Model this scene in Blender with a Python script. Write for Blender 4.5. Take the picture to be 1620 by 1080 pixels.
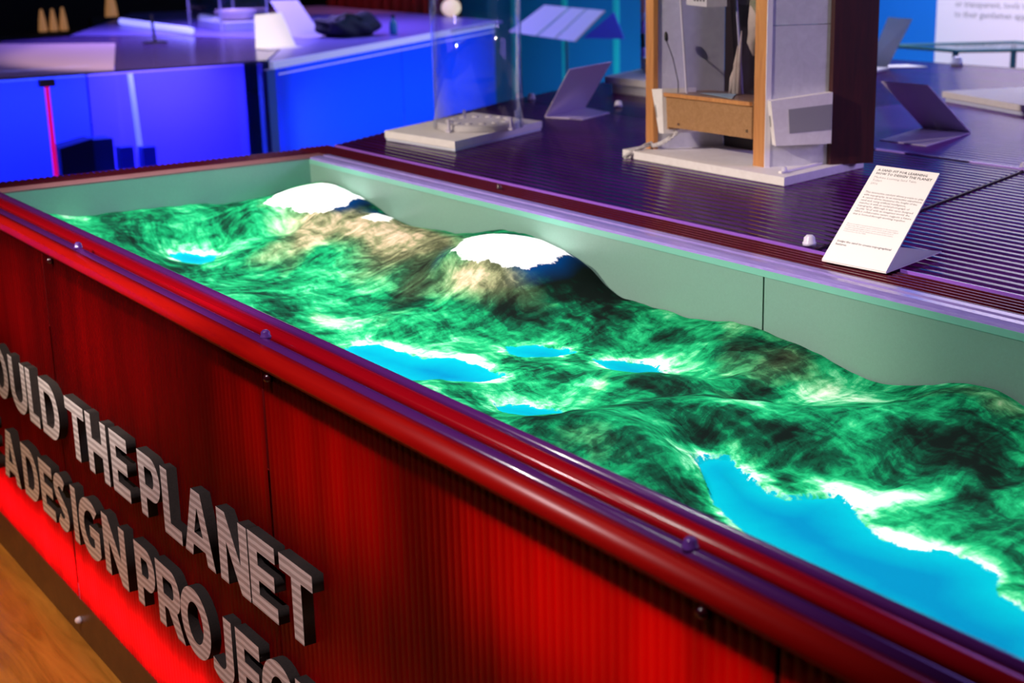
import bpy, bmesh, math, random
import numpy as np
from mathutils import Vector, Matrix
random.seed(7); np.random.seed(7)
for _o in list(bpy.data.objects): bpy.data.objects.remove(_o)
SC = bpy.context.scene; COL = SC.collection
UP = 0.88                      # everything is laid out around the table top (z=0); this lifts it so the floor is z=0

# ---------------------------------------------------------------- camera
cam = bpy.data.cameras.new('camera'); camo = bpy.data.objects.new('camera', cam); COL.objects.link(camo)
camo.location = (3.5601622, -0.9117383, 0.5610916)
camo.rotation_euler = (1.30231455, 0.0248380719, 0.983061736)
cam.sensor_width = 36; cam.lens = 2346.739*36/1620; cam.clip_start = .05; cam.clip_end = 60
cam.dof.use_dof = True; cam.dof.focus_distance = 2.35; cam.dof.aperture_fstop = 5.6
SC.camera = camo

# ---------------------------------------------------------------- world, exposure
w = bpy.data.worlds.new('dark_hall'); SC.world = w; w.use_nodes = True
w.node_tree.nodes['Background'].inputs[0].default_value = (.10, .07, .30, 1)
w.node_tree.nodes['Background'].inputs[1].default_value = .02
vs = SC.view_settings; vs.view_transform = 'Standard'; vs.look = 'None'; vs.exposure = 0.0; vs.gamma = 1
vs.use_curve_mapping = False

# ---------------------------------------------------------------- lights
def area(name, loc, target, sx, sy, energy, color, spread=180):
    l = bpy.data.lights.new(name, 'AREA'); l.shape = 'RECTANGLE'; l.size = sx; l.size_y = sy
    l.energy = energy; l.color = color; l.spread = math.radians(spread)
    o = bpy.data.objects.new(name, l); COL.objects.link(o); o.location = loc
    d = Vector(target) - Vector(loc)
    o.rotation_euler = d.to_track_quat('-Z', 'Y').to_euler() if abs(d.x)+abs(d.y) > 1e-6 else (0, 0, 0)
    return o
def spot(name, loc, target, energy, color, ang, blend=.5, r=.05):
    l = bpy.data.lights.new(name, 'SPOT'); l.energy = energy; l.color = color; l.spot_size = math.radians(ang)
    l.spot_blend = blend; l.shadow_soft_size = r
    o = bpy.data.objects.new(name, l); COL.objects.link(o); o.location = loc
    o.rotation_euler = (Vector(target)-Vector(loc)).to_track_quat('-Z', 'Y').to_euler()
    return o
# the projectors over the sand: long narrow strip with a tight beam
area('sand_projector', (1.66, .40, 1.7), (1.66, .40, 0), 3.5, .64, 14, (.93, 1, .97), 14)
# extra spots added to brighten the two snow caps, where the image is brightest
spot('snow_cap_boost', (.30, .45, 1.7), (.26, .69, -.05), 120, (.95, 1, 1), 9.5, .6, .02)
spot('snow_cap_boost', (1.12, .40, 1.7), (1.12, .68, -.05), 120, (.95, 1, 1), 9.5, .6, .02)
# track spotlight over the near left shoulder: warm white on plinths, tower and cards
spot('track_spotlight', (.15, -2.7, 2.1), (.85, 1.35, 0), 800, (1, .82, .70), 36, .35, .04)
spot('track_spotlight_low', (1.9, -1.5, 2.4), (1.5, -.1, -.35), 330, (1, .84, .86), 58, .6, .10)
spot('amber_floor_spotlight', (.6, -3.0, 2.4), (.3, -1.2, -.88), 520, (1, .50, .08), 42, .8, .2)
spot('display_spotlight', (-1.0, .6, 2.4), (-4.1, 1.9, 0), 800, (1, .80, .66), 24, .5, .05)
# coloured washes of the hall, plus added curtain, end wall and side fills
spot('curtain_fill', (-6.6, 3.6, 2.3), (-7.4, 5.2, .1), 160, (1, .35, .3), 50, .6, .1)  # added red fill that lifts the dark curtain
area('teal_end_fill', (3.2, .45, 1.5), (0, .42, -.06),   .3, .3, 1.5, (.55, 1, .95), 26)  # added fill that brightens the end liner
area('lilac_side_fill', (3.6, 2.9, .9), (1.0, 1.6, .15), .5, .5, 8, (.55, .42, 1), 90)  # added fill for the right-hand faces of the tower
area('violet_wash', (3.2, 4.6, 2.2), (.6, 2.2, 0), 1.6, 1.0, 26, (.36, .22, 1))
area('blue_wash', (-3.4, 3.4, 2.6), (-4.2, 5.5, .2), 2.5, .5, 26, (.05, .38, 1))
area('blue_wash_right', (-.8, 4.0, 2.3), (-1.5, 6, .2), 2.4, .5, 45, (.12, .36, 1))
area('teal_uplight', (-3.9, 5.0, -.80), (-4.2, 5.7, -.2), 4.0, .2, 9, (.0, .9, .75))
area('graphic_washlight', (-1.2, 4.4, 2.0), (-1.3, 6, .2), 1.2, .4, 100, (1, .86, .92))
# red lamps inside the case, behind the translucent front
area('red_strip_lamp', (1.5, -.045, -.725), (1.5, -.10, -.725), 3.6, .03, 5.5, (1, .05, .10))
for _x, _z, _e in ((.95, -.16, .32), (1.78, -.12, .8), (2.45, -.10, 1.6), (2.9, -.2, 1.6), (2.0, -.5, .35), (.2, -.2, .3)):
    area('red_case_lamp', (_x, -.012, _z), (_x, -.10, _z), .5, .2, _e*.20, (1, .03, .02))
# violet lamps under the translucent platform top
for _x, _y, _e in ((1.85, 1.25, 3.0), (.45, 1.6, 1.6), (1.1, 1.1, 1.2), (.8, 2.7, 5), (-.2, 3.2, 5), (1.7, 2.7, 3.5), (2.3, 1.5, 1.5)):
    area('violet_platform_lamp', (_x, _y, -.32), (_x, _y, 0), .35, .5, _e*7, (.34, .10, 1))
# ---------------------------------------------------------------- helpers
def wloc(o):
    v = Vector((0, 0, 0))
    while o: v += o.location; o = o.parent
    return v
def link(name, me, mat, parent=None, loc=None):
    o = bpy.data.objects.new(name, me); COL.objects.link(o)
    if mat is not None:
        for m in (mat if isinstance(mat, (list, tuple)) else [mat]): me.materials.append(m)
    if parent is not None: o.parent = parent
    return o
def obj(name, bm, mat, parent=None, smooth=False, loc=None):
    """link a bmesh given in world coordinates as one object with a sensible origin"""
    bmesh.ops.recalc_face_normals(bm, faces=bm.faces[:])
    me = bpy.data.meshes.new(name)
    co = [v.co for v in bm.verts]
    mn = Vector([min(c[i] for c in co) for i in range(3)]); mx = Vector([max(c[i] for c in co) for i in range(3)])
    org = Vector(((mn.x+mx.x)/2, (mn.y+mx.y)/2, mn.z))
    bmesh.ops.translate(bm, verts=bm.verts[:], vec=-org)
    bm.to_mesh(me); bm.free()
    if smooth:
        for p in me.polygons: p.use_smooth = True
    o = link(name, me, mat, parent); o.location = org - (wloc(parent) if parent else Vector((0, 0, 0)))
    return o
def thing(name, label, cat, loc, group=None):
    o = bpy.data.objects.new(name, None); COL.objects.link(o); o.location = loc; o.empty_display_size = .05
    return tag(o, label, cat, group)
def tag(o, label, cat, group=None):
    o['label'] = label; o['category'] = cat
    if group: o['group'] = group
    return o
def struct(o): o['kind'] = 'structure'; return o
def hexa(bm, lo, hi):
    """solid between two quads (4 points each)"""
    a = [bm.verts.new(p) for p in lo]; b = [bm.verts.new(p) for p in hi]
    n = len(a)
    bm.faces.new(a[::-1]); bm.faces.new(b)
    for i in range(n): bm.faces.new([a[i], a[(i+1) % n], b[(i+1) % n], b[i]])
def box(bm, x0, y0, z0, x1, y1, z1):
    hexa(bm, [(x0, y0, z0), (x1, y0, z0), (x1, y1, z0), (x0, y1, z0)], [(x0, y0, z1), (x1, y0, z1), (x1, y1, z1), (x0, y1, z1)])
def slab(bm, poly, z0, z1):
    hexa(bm, [(x, y, z0) for x, y in poly], [(x, y, z1) for x, y in poly])
def plate(bm, pts, t, n=None):
    """thin plate from planar 3D polygon"""
    P = [Vector(p) for p in pts]
    if n is None: n = (P[1]-P[0]).cross(P[-1]-P[0]).normalized()
    hexa(bm, [p - n*t/2 for p in P], [p + n*t/2 for p in P])
def extrude_x(bm, prof, x0, x1, closed=True):
    a = [bm.verts.new((x0, y, z)) for y, z in prof]; b = [bm.verts.new((x1, y, z)) for y, z in prof]
    n = len(prof)
    for i in range(n if closed else n-1): bm.faces.new([a[i], a[(i+1) % n], b[(i+1) % n], b[i]])
    if closed: bm.faces.new(a); bm.faces.new(b[::-1])
def tube(bm, pts, r, seg=8, cap=True):
    P = [Vector(p) for p in pts]; rings = []
    for i, p in enumerate(P):
        d = (P[min(i+1, len(P)-1)] - P[max(i-1, 0)]).normalized()
        u = d.cross(Vector((.13, .21, 1))); u = u.normalized() if u.length > 1e-3 else Vector((1, 0, 0)); v = d.cross(u)
        rr = r[i] if isinstance(r, (list, tuple)) else r
        rings.append([bm.verts.new(p + (u*math.cos(2*math.pi*k/seg)+v*math.sin(2*math.pi*k/seg))*rr) for k in range(seg)])
    for a, b in zip(rings, rings[1:]):
        for k in range(seg): bm.faces.new([a[k], a[(k+1) % seg], b[(k+1) % seg], b[k]])
    if cap: bm.faces.new(rings[0][::-1]); bm.faces.new(rings[-1])
def lathe(bm, c, prof, seg=48, sx=1, sy=1, closed=False):
    rings = [[bm.verts.new((c[0]+sx*r*math.cos(2*math.pi*k/seg), c[1]+sy*r*math.sin(2*math.pi*k/seg), c[2]+z)) for k in range(seg)] for r, z in prof]
    pr = list(zip(rings, rings[1:]))
    if closed: pr.append((rings[-1], rings[0]))
    for a, b in pr:
        for k in range(seg): bm.faces.new([a[k], a[(k+1) % seg], b[(k+1) % seg], b[k]])
    if not closed: bm.faces.new(rings[0][::-1]); bm.faces.new(rings[-1])
def B(): return bmesh.new()

# ---------------------------------------------------------------- materials
def mat(name, color=(.5, .5, .5), rough=.5, metal=0, spec=.5, coat=0, trans=0, ior=1.45, emit=None, es=0, alpha=1):
    m = bpy.data.materials.new(name); m.use_nodes = True; b = m.node_tree.nodes['Principled BSDF']
    b.inputs['Base Color'].default_value = (*color, 1); b.inputs['Roughness'].default_value = rough
    b.inputs['Metallic'].default_value = metal; b.inputs['Specular IOR Level'].default_value = spec
    b.inputs['Coat Weight'].default_value = coat; b.inputs['Transmission Weight'].default_value = trans; b.inputs['IOR'].default_value = ior
    if emit: b.inputs['Emission Color'].default_value = (*emit, 1); b.inputs['Emission Strength'].default_value = es
    return m
class G:
    """small node-graph writer"""
    def __init__(s, m): s.m = m; s.t = m.node_tree; s.b = s.t.nodes.get('Principled BSDF'); s.L = s.t.links
    def n(s, typ, **k):
        o = s.t.nodes.new(typ)
        for a, v in k.items(): setattr(o, a, v)
        return o
    def put(s, i, v):
        if isinstance(v, bpy.types.NodeSocket): s.L.new(v, i)
        elif v is not None: i.default_value = v
    def math(s, op, a, b=None, c=None, clamp=False):
        o = s.n('ShaderNodeMath', operation=op, use_clamp=clamp); s.put(o.inputs[0], a)
        if b is not None: s.put(o.inputs[1], b)
        if c is not None: s.put(o.inputs[2], c)
        return o.outputs[0]
    def coord(s, kind='Object'): return s.n('ShaderNodeTexCoord').outputs[kind]
    def mapping(s, vec, scale=(1, 1, 1), rot=(0, 0, 0), loc=(0, 0, 0)):
        o = s.n('ShaderNodeMapping'); s.put(o.inputs[0], vec); o.inputs['Scale'].default_value = scale
        o.inputs['Rotation'].default_value = rot; o.inputs['Location'].default_value = loc; return o.outputs[0]
    def noise(s, vec, scale, detail=4, rough=.55, dist=0):
        o = s.n('ShaderNodeTexNoise'); s.put(o.inputs['Vector'], vec); o.inputs['Scale'].default_value = scale
        o.inputs['Detail'].default_value = detail; o.inputs['Roughness'].default_value = rough; o.inputs['Distortion'].default_value = dist
        return o.outputs[0]
    def wave(s, vec, scale, dist=0, detail=2, axis='X', typ='BANDS'):
        o = s.n('ShaderNodeTexWave', wave_type=typ); s.put(o.inputs['Vector'], vec)
        if typ == 'BANDS': o.bands_direction = axis
        o.inputs['Scale'].default_value = scale; o.inputs['Distortion'].default_value = dist; o.inputs['Detail'].default_value = detail
        return o.outputs['Fac']
    def ramp(s, fac, stops, interp='LINEAR'):
        o = s.n('ShaderNodeValToRGB'); s.put(o.inputs[0], fac); e = o.color_ramp.elements; o.color_ramp.interpolation = interp
        while len(e) < len(stops): e.new(.5)
        for i, (p, c) in enumerate(stops): e[i].position = p; e[i].color = (*c, 1)
        return o.outputs[0]
    def mix(s, f, a, b):
        o = s.n('ShaderNodeMix', data_type='RGBA'); s.put(o.inputs[0], f)
        s.put(o.inputs[6], a if isinstance(a, bpy.types.NodeSocket) else (*a, 1)); s.put(o.inputs[7], b if isinstance(b, bpy.types.NodeSocket) else (*b, 1))
        return o.outputs[2]
    def rng(s, v, a, b, c=0., d=1.):
        o = s.n('ShaderNodeMapRange'); s.put(o.inputs[0], v)
        for i, q in enumerate((a, b, c, d)): o.inputs[i+1].default_value = q
        return o.outputs[0]
    def bump(s, h, strength=.3, dist=.002):
        o = s.n('ShaderNodeBump'); s.put(o.inputs['Height'], h); o.inputs['Strength'].default_value = strength; o.inputs['Distance'].default_value = dist
        s.L.new(o.outputs[0], s.b.inputs['Normal'])
    def base(s, c): s.put(s.b.inputs['Base Color'], c)
    def attr(s, name): o = s.n('ShaderNodeAttribute', attribute_name=name); return o.outputs['Fac']
def grained(name, c0, c1, scale=30, rough=.5, stretch=(1, 1, 1), bump=.1, dist=1.2, **k):
    m = mat(name, c0, rough, **k); g = G(m); v = g.mapping(g.coord(), stretch); n = g.noise(v, scale, 5, .6, dist)
    g.base(g.ramp(n, [(.3, c0), (.7, c1)])); g.bump(n, bump, .001); return m
def translucent(name, glosscol, transcol, rough=.2, tw=.6, streak=None):
    """translucent plastic sheet: transmits lamp light from behind, glossy in front"""
    m = mat(name, glosscol, rough, spec=.5); g = G(m)
    tr = g.n('ShaderNodeBsdfTranslucent'); tr.inputs[0].default_value = (*transcol, 1)
    if streak:
        n = g.noise(g.mapping(g.coord(), streak), 1, 4, .6, .3)
        g.L.new(g.ramp(n, [(.3, tuple(c*.45 for c in transcol)), (.7, transcol)]), tr.inputs[0])
    mx = g.n('ShaderNodeMixShader'); mx.inputs[0].default_value = tw
    out = [q for q in g.t.nodes if q.type == 'OUTPUT_MATERIAL'][0]
    g.L.new(g.b.outputs[0], mx.inputs[1]); g.L.new(tr.outputs[0], mx.inputs[2]); g.L.new(mx.outputs[0], out.inputs[0])
    return m
def clear(name, tint=(1, 1, 1), rough=.02):
    """thin clear acrylic: see-through with fresnel gloss"""
    m = mat(name, tint, rough); g = G(m)
    t = g.n('ShaderNodeBsdfTransparent'); t.inputs[0].default_value = (*tint, 1)
    gl = g.n('ShaderNodeBsdfGlossy'); gl.inputs['Roughness'].default_value = rough
    fr = g.n('ShaderNodeLayerWeight'); p_ = g.math('POWER', fr.outputs['Facing'], 3.0); p_ = g.math('MULTIPLY_ADD', p_, .55, .035)
    mx = g.n('ShaderNodeMixShader'); g.L.new(p_, mx.inputs[0]); g.L.new(t.outputs[0], mx.inputs[1]); g.L.new(gl.outputs[0], mx.inputs[2])
    out = [q for q in g.t.nodes if q.type == 'OUTPUT_MATERIAL'][0]; g.L.new(mx.outputs[0], out.inputs[0]); return m
M = {}
M['white'] = grained('white_painted_board', (.74, .71, .70), (.82, .80, .79), 40, .55, bump=.04)
M['card'] = mat('card_white', (.88, .86, .85), .6)
M['cardgrey'] = mat('card_violet_lit', (.62, .55, .72), .45)  # violet light on the white cards is put into this colour
M['ink'] = mat('ink_black', (.03, .03, .035), .7); M['inkgrey'] = mat('ink_grey', (.30, .30, .31), .7)
M['wood'] = grained('pine_wood', (.42, .17, .055), (.62, .29, .10), 6, .5, (8, 8, .9), .15)
M['darkwood'] = grained('dark_stained_wood', (.022, .004, .005), (.055, .008, .008), 7, .45, (8, 8, .8), .2)
M['bronze'] = grained('brown_board', (.30, .155, .06), (.40, .22, .10), 90, .55, bump=.08)
M['tray'] = grained('brown_tray', (.22, .12, .07), (.36, .22, .14), 25, .35, bump=.05)
M['lilacboard'] = grained('grey_painted_board', (.50, .50, .56), (.60, .60, .66), 30, .6, bump=.03)
M['black'] = mat('black_plastic', (.012, .012, .016), .4)
M['screen'] = mat('grey_screen', (.30, .30, .31), .35)
M['clear'] = clear('clear_acrylic', (.93, .93, .97)); M['clearedge'] = mat('acrylic_edge', (.72, .68, .85), .15, trans=.3)
M['red_sheet'] = translucent('red_polycarbonate', (.06, .001, .002), (.95, .025, .035), .30, .65, (9, 1, .8))
M['red_gloss'] = mat('red_acrylic', (.30, .001, .006), .2)
M['red_lip'] = grained('red_acrylic_lip', (.30, .002, .002), (.38, .004, .002), 8, .32, (.5, 8, 8), .02, spec=.25)
M['violet_gloss'] = mat('violet_acrylic_edge', (.085, .012, .13), .2, coat=.3)
M['groove'] = mat('dark_groove', (.012, .001, .002), .4)
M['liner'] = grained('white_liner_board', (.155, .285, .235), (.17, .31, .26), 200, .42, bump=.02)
M['lav'] = grained('lavender_acrylic_rim', (.20, .15, .42), (.28, .22, .52), 60, .15, (.4, 4, 4), .02)
M['rimbrown'] = grained('brown_red_rim', (.14, .05, .06), (.24, .10, .11), 20, .4, (4, .5, 4), .1)
M['ribdark'] = mat('dark_red_ribbed_sheet', (.070, .006, .014), .16, coat=.5)
def ribbed_mat(name, c0, c1, t0, t1, rough, tw, pitch=.030):
    m = translucent(name, c0, t0, rough, tw); g = G(m); g.b = m.node_tree.nodes['Principled BSDF']; sx = g.n('ShaderNodeSeparateXYZ'); g.L.new(g.coord(), sx.inputs[0])
    f = g.math('PINGPONG', sx.outputs[1], pitch/2); f = g.math('DIVIDE', f, pitch/2)
    k = g.rng(f, .15, .75); nz = g.noise(g.mapping(g.coord(), (2.5, 9, 1)), 1, 3); k = g.math('MULTIPLY', k, g.rng(nz, .3, .7, .55, 1))
    g.base(g.mix(k, c0, c1)); tr = [q for q in g.t.nodes if q.type == 'BSDF_TRANSLUCENT'][0]; g.L.new(g.mix(k, t0, t1), tr.inputs[0])
    g.b.inputs['IOR'].default_value = 1.6; return m
M['violet_sheet'] = ribbed_mat('violet_polycarbonate', (.004, .002, .012), (.050, .015, .12), (.03, .006, .10), (.36, .07, 1), .10, .32)
M['violet_light'] = ribbed_mat('violet_blue_polycarbonate', (.05, .03, .22), (.15, .09, .5), (.12, .07, .6), (.32, .18, 1), .10, .35)  # paler sheet tint that also carries the bluish grazing reflection
M['floor'] = grained('amber_lit_wood_floor', (.20, .085, .012), (.40, .18, .03), 3, .35, (1, 9, 1), .1)
M['kick'] = grained('dark_kickboard', (.05, .022, .015), (.09, .04, .02), 30, .35, bump=.05)
M['blue_sheet'] = translucent('blue_polycarbonate', (.01, .05, .28), (.05, .22, 1), .2, .6)
M['blue_edge'] = mat('pale_blue_edge_glow', (.62, .66, .95), .3, emit=(.45, .48, 1), es=.35)  # emission stands for light caught by the acrylic edge
M['tealwall'] = mat('teal_blue_wall', (.01, .20, .45), .6)
M['bluewall'] = mat('blue_wall', (.005, .16, .62), .6)
M['darkwall'] = mat('black_wall', (.006, .005, .007), .9)
M['redcloth'] = grained('dark_red_curtain', (.16, .005, .01), (.30, .012, .02), 8, .8, (8, 8, .4), .3)
M['greenframe'] = mat('dark_green_frame', (.02, .10, .12), .3)
M['palecone'] = mat('amber_lamp_glass', (.7, .4, .2), .5, emit=(.75, .33, .11), es=.32)
M['magenta'] = mat('magenta_edge', (.5, 0, .12), .3, emit=(.85, 0, .18), es=.7)  # emissive colour of the joint line between the panes
M['ledblue'] = mat('blue_led_tube', (.3, .35, 1), .3, emit=(.28, .28, 1), es=1.6)
M['bone'] = grained('plaster_coral', (.52, .42, .34), (.72, .60, .50), 20, .7, bump=.3)
M['moss'] = grained('mossy_coral', (.16, .22, .12), (.46, .38, .26), 30, .8, bump=.4)
M['cable'] = grained('braided_cable', (.30, .28, .30), (.80, .78, .80), 120, .6, bump=.3)
M['blueslip'] = mat('pale_blue_film', (.42, .62, .72), .3)
CTRL=[[0.01,0.132,-0.075],[0.132,0.168,-0.085],[0.232,0.207,-0.105],[0.247,0.275,-0.145],[0.26,0.347,-0.162],[0.314,0.388,-0.162],[0.216,0.324,-0.16],[0.078,0.265,-0.082],[0.069,0.43,-0.08],[0.156,0.313,-0.1],[0.18,0.414,-0.125],[0.23,0.44,-0.152],[0.246,0.521,-0.09],[0.28,0.47,-0.125],[0.439,0.512,-0.118],[0.435,0.452,-0.13],[0.538,0.544,-0.12],[0.496,0.435,-0.15],[0.306,0.582,-0.128],[0.216,0.692,-0.042],[0.317,0.719,-0.048],[0.166,0.627,-0.06],[0.359,0.765,-0.062],[0.371,0.63,-0.075],[0.534,0.713,-0.07],[0.43,0.667,-0.082],[0.556,0.742,-0.078],[0.53,0.647,-0.095],[0.73,0.701,-0.082],[0.887,0.672,-0.075],[0.704,0.65,-0.105],[0.501,0.595,-0.115],[1.131,0.674,-0.038],[1.035,0.651,-0.05],[1.189,0.728,-0.045],[1.046,0.604,-0.055],[1.223,0.656,-0.066],[1.155,0.613,-0.06],[1.245,0.754,-0.056],[1.18,0.611,-0.082],[1.063,0.58,-0.098],[0.957,0.552,-0.118],[1.24,0.599,-0.112],[1.309,0.67,-0.11],[1.384,0.718,-0.118],[1.362,0.603,-0.138],[1.276,0.546,-0.14],[1.159,0.506,-0.138],[0.813,0.495,-0.135],[0.95,0.481,-0.135],[0.655,0.484,-0.14],[0.758,0.403,-0.145],[0.949,0.394,-0.148],[0.546,0.49,-0.145],[1.141,0.431,-0.142],[1.242,0.455,-0.15],[1.159,0.312,-0.158],[1.288,0.36,-0.158],[1.416,0.428,-0.158],[1.364,0.489,-0.158],[1.317,0.279,-0.163],[1.454,0.326,-0.163],[1.217,0.281,-0.162],[1.513,0.341,-0.163],[1.446,0.256,-0.163],[0.909,0.248,-0.13],[0.938,0.288,-0.14],[1.073,0.276,-0.155],[1.012,0.334,-0.152],[1.438,0.522,-0.163],[1.641,0.592,-0.163],[1.582,0.582,-0.16],[1.541,0.478,-0.146],[1.584,0.409,-0.148],[1.641,0.459,-0.146],[1.503,0.411,-0.156],[1.649,0.389,-0.158],[1.714,0.406,-0.157],[1.727,0.336,-0.163],[1.692,0.312,-0.162],[1.757,0.363,-0.163],[1.597,0.265,-0.135],[1.613,0.221,-0.125],[1.635,0.313,-0.148],[1.689,0.325,-0.16],[1.707,0.488,-0.136],[1.788,0.502,-0.13],[1.837,0.552,-0.132],[1.791,0.475,-0.143],[1.848,0.505,-0.14],[1.769,0.429,-0.15],[1.716,0.641,-0.16],[1.65,0.668,-0.158],[1.521,0.63,-0.145],[1.501,0.702,-0.132],[1.532,0.75,-0.13],[1.682,0.711,-0.13],[1.758,0.716,-0.12],[1.775,0.758,-0.118],[1.887,0.723,-0.13],[1.857,0.655,-0.135],[1.974,0.707,-0.143],[1.945,0.601,-0.152],[1.968,0.768,-0.135],[2.097,0.755,-0.13],[1.795,0.628,-0.15],[1.881,0.404,-0.125],[1.931,0.436,-0.112],[2.001,0.462,-0.113],[2.063,0.491,-0.12],[2.1,0.542,-0.116],[2.131,0.598,-0.108],[2.181,0.647,-0.104],[2.219,0.709,-0.1],[2.296,0.75,-0.1],[2.011,0.417,-0.135],[2.096,0.461,-0.14],[2.151,0.529,-0.13],[2.232,0.568,-0.125],[2.294,0.624,-0.12],[2.361,0.669,-0.12],[2.056,0.39,-0.15],[2.155,0.466,-0.157],[2.235,0.505,-0.158],[2.303,0.517,-0.158],[2.127,0.375,-0.163],[2.353,0.328,-0.163],[2.464,0.319,-0.163],[2.595,0.274,-0.163],[2.525,0.4,-0.163],[2.418,0.413,-0.163],[2.255,0.37,-0.163],[2.654,0.304,-0.163],[1.959,0.237,-0.1],[1.979,0.265,-0.092],[2.047,0.273,-0.095],[2.114,0.285,-0.108],[2.131,0.306,-0.128],[2.045,0.232,-0.105],[2.102,0.23,-0.115],[2.164,0.244,-0.135],[2.19,0.275,-0.152],[1.969,0.224,-0.115],[2.315,0.515,-0.145],[2.37,0.577,-0.128],[2.432,0.581,-0.13],[2.398,0.593,-0.138],[2.351,0.534,-0.15],[2.394,0.508,-0.152],[2.467,0.492,-0.15],[2.524,0.484,-0.145],[2.321,0.473,-0.158],[2.45,0.444,-0.16],[2.552,0.421,-0.159],[0.0,0.8,-0.065],[0.12,0.8,-0.05],[0.244,0.8,-0.062],[0.37,0.8,-0.085],[0.498,0.8,-0.098],[0.64,0.8,-0.1],[0.783,0.8,-0.09],[0.95,0.8,-0.05],[1.104,0.8,-0.055],[1.235,0.8,-0.082],[1.296,0.8,-0.107],[1.376,0.8,-0.124],[1.49,0.8,-0.126],[1.739,0.8,-0.105],[1.88,0.8,-0.119],[2.056,0.8,-0.125],[2.177,0.8,-0.098],[2.278,0.8,-0.105],[2.5,0.8,-0.12],[2.8,0.8,-0.13],[3.1,0.8,-0.13],[3.4,0.8,-0.13],[0.0,0.02,-0.065],[0.0,0.12,-0.067],[0.0,0.292,-0.081],[0.0,0.458,-0.08],[0.0,0.63,-0.092],[0.0,0.685,-0.082],[3.4,0.0,-0.16],[3.4,0.4,-0.16],[3.1,0.1,-0.163],[3.1,0.5,-0.15],[2.9,0.45,-0.155],[0.4,0.0,-0.1],[0.8,0.0,-0.12],[2.6,0.02,-0.163]]
LAKES=[[(0.216,0.313),(0.21,0.351),(0.243,0.378),(0.287,0.408),(0.334,0.377),(0.354,0.337),(0.307,0.312)],[(1.216,0.255),(1.204,0.288),(1.233,0.324),(1.311,0.333),(1.36,0.342),(1.396,0.388),(1.483,0.396),(1.561,0.386),(1.571,0.329),(1.532,0.279),(1.506,0.246),(1.361,0.254),(1.224,0.238)],[(1.39,0.499),(1.415,0.544),(1.465,0.565),(1.516,0.563),(1.521,0.505),(1.48,0.479),(1.429,0.48)],[(1.565,0.568),(1.593,0.609),(1.636,0.644),(1.697,0.616),(1.743,0.581),(1.71,0.538),(1.622,0.552)],[(1.67,0.29),(1.696,0.333),(1.742,0.361),(1.774,0.371),(1.81,0.337),(1.781,0.299),(1.711,0.275)],[(2.071,0.357),(2.064,0.39),(2.08,0.419),(2.128,0.403),(2.19,0.385),(2.233,0.385),(2.247,0.422),(2.259,0.445),(2.288,0.438),(2.343,0.404),(2.393,0.385),(2.438,0.39),(2.464,0.405),(2.511,0.416),(2.555,0.401),(2.591,0.364),(2.632,0.353),(2.697,0.351),(2.779,0.238),(2.713,0.191),(2.486,0.224),(2.326,0.248),(2.266,0.267),(2.201,0.287)]]
SNOW=[[(0.18,0.582),(0.123,0.647),(0.082,0.73),(0.103,0.783),(0.218,0.787),(0.316,0.793),(0.383,0.706),(0.383,0.644),(0.307,0.644),(0.237,0.618)],[(0.472,0.704),(0.439,0.764),(0.449,0.796),(0.567,0.719),(0.543,0.691)],[(1.019,0.611),(0.93,0.702),(0.979,0.742),(1.051,0.774),(1.084,0.8),(1.168,0.794),(1.21,0.781),(1.244,0.716),(1.231,0.68),(1.224,0.659),(1.184,0.638),(1.135,0.611),(1.067,0.609)]]
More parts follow.
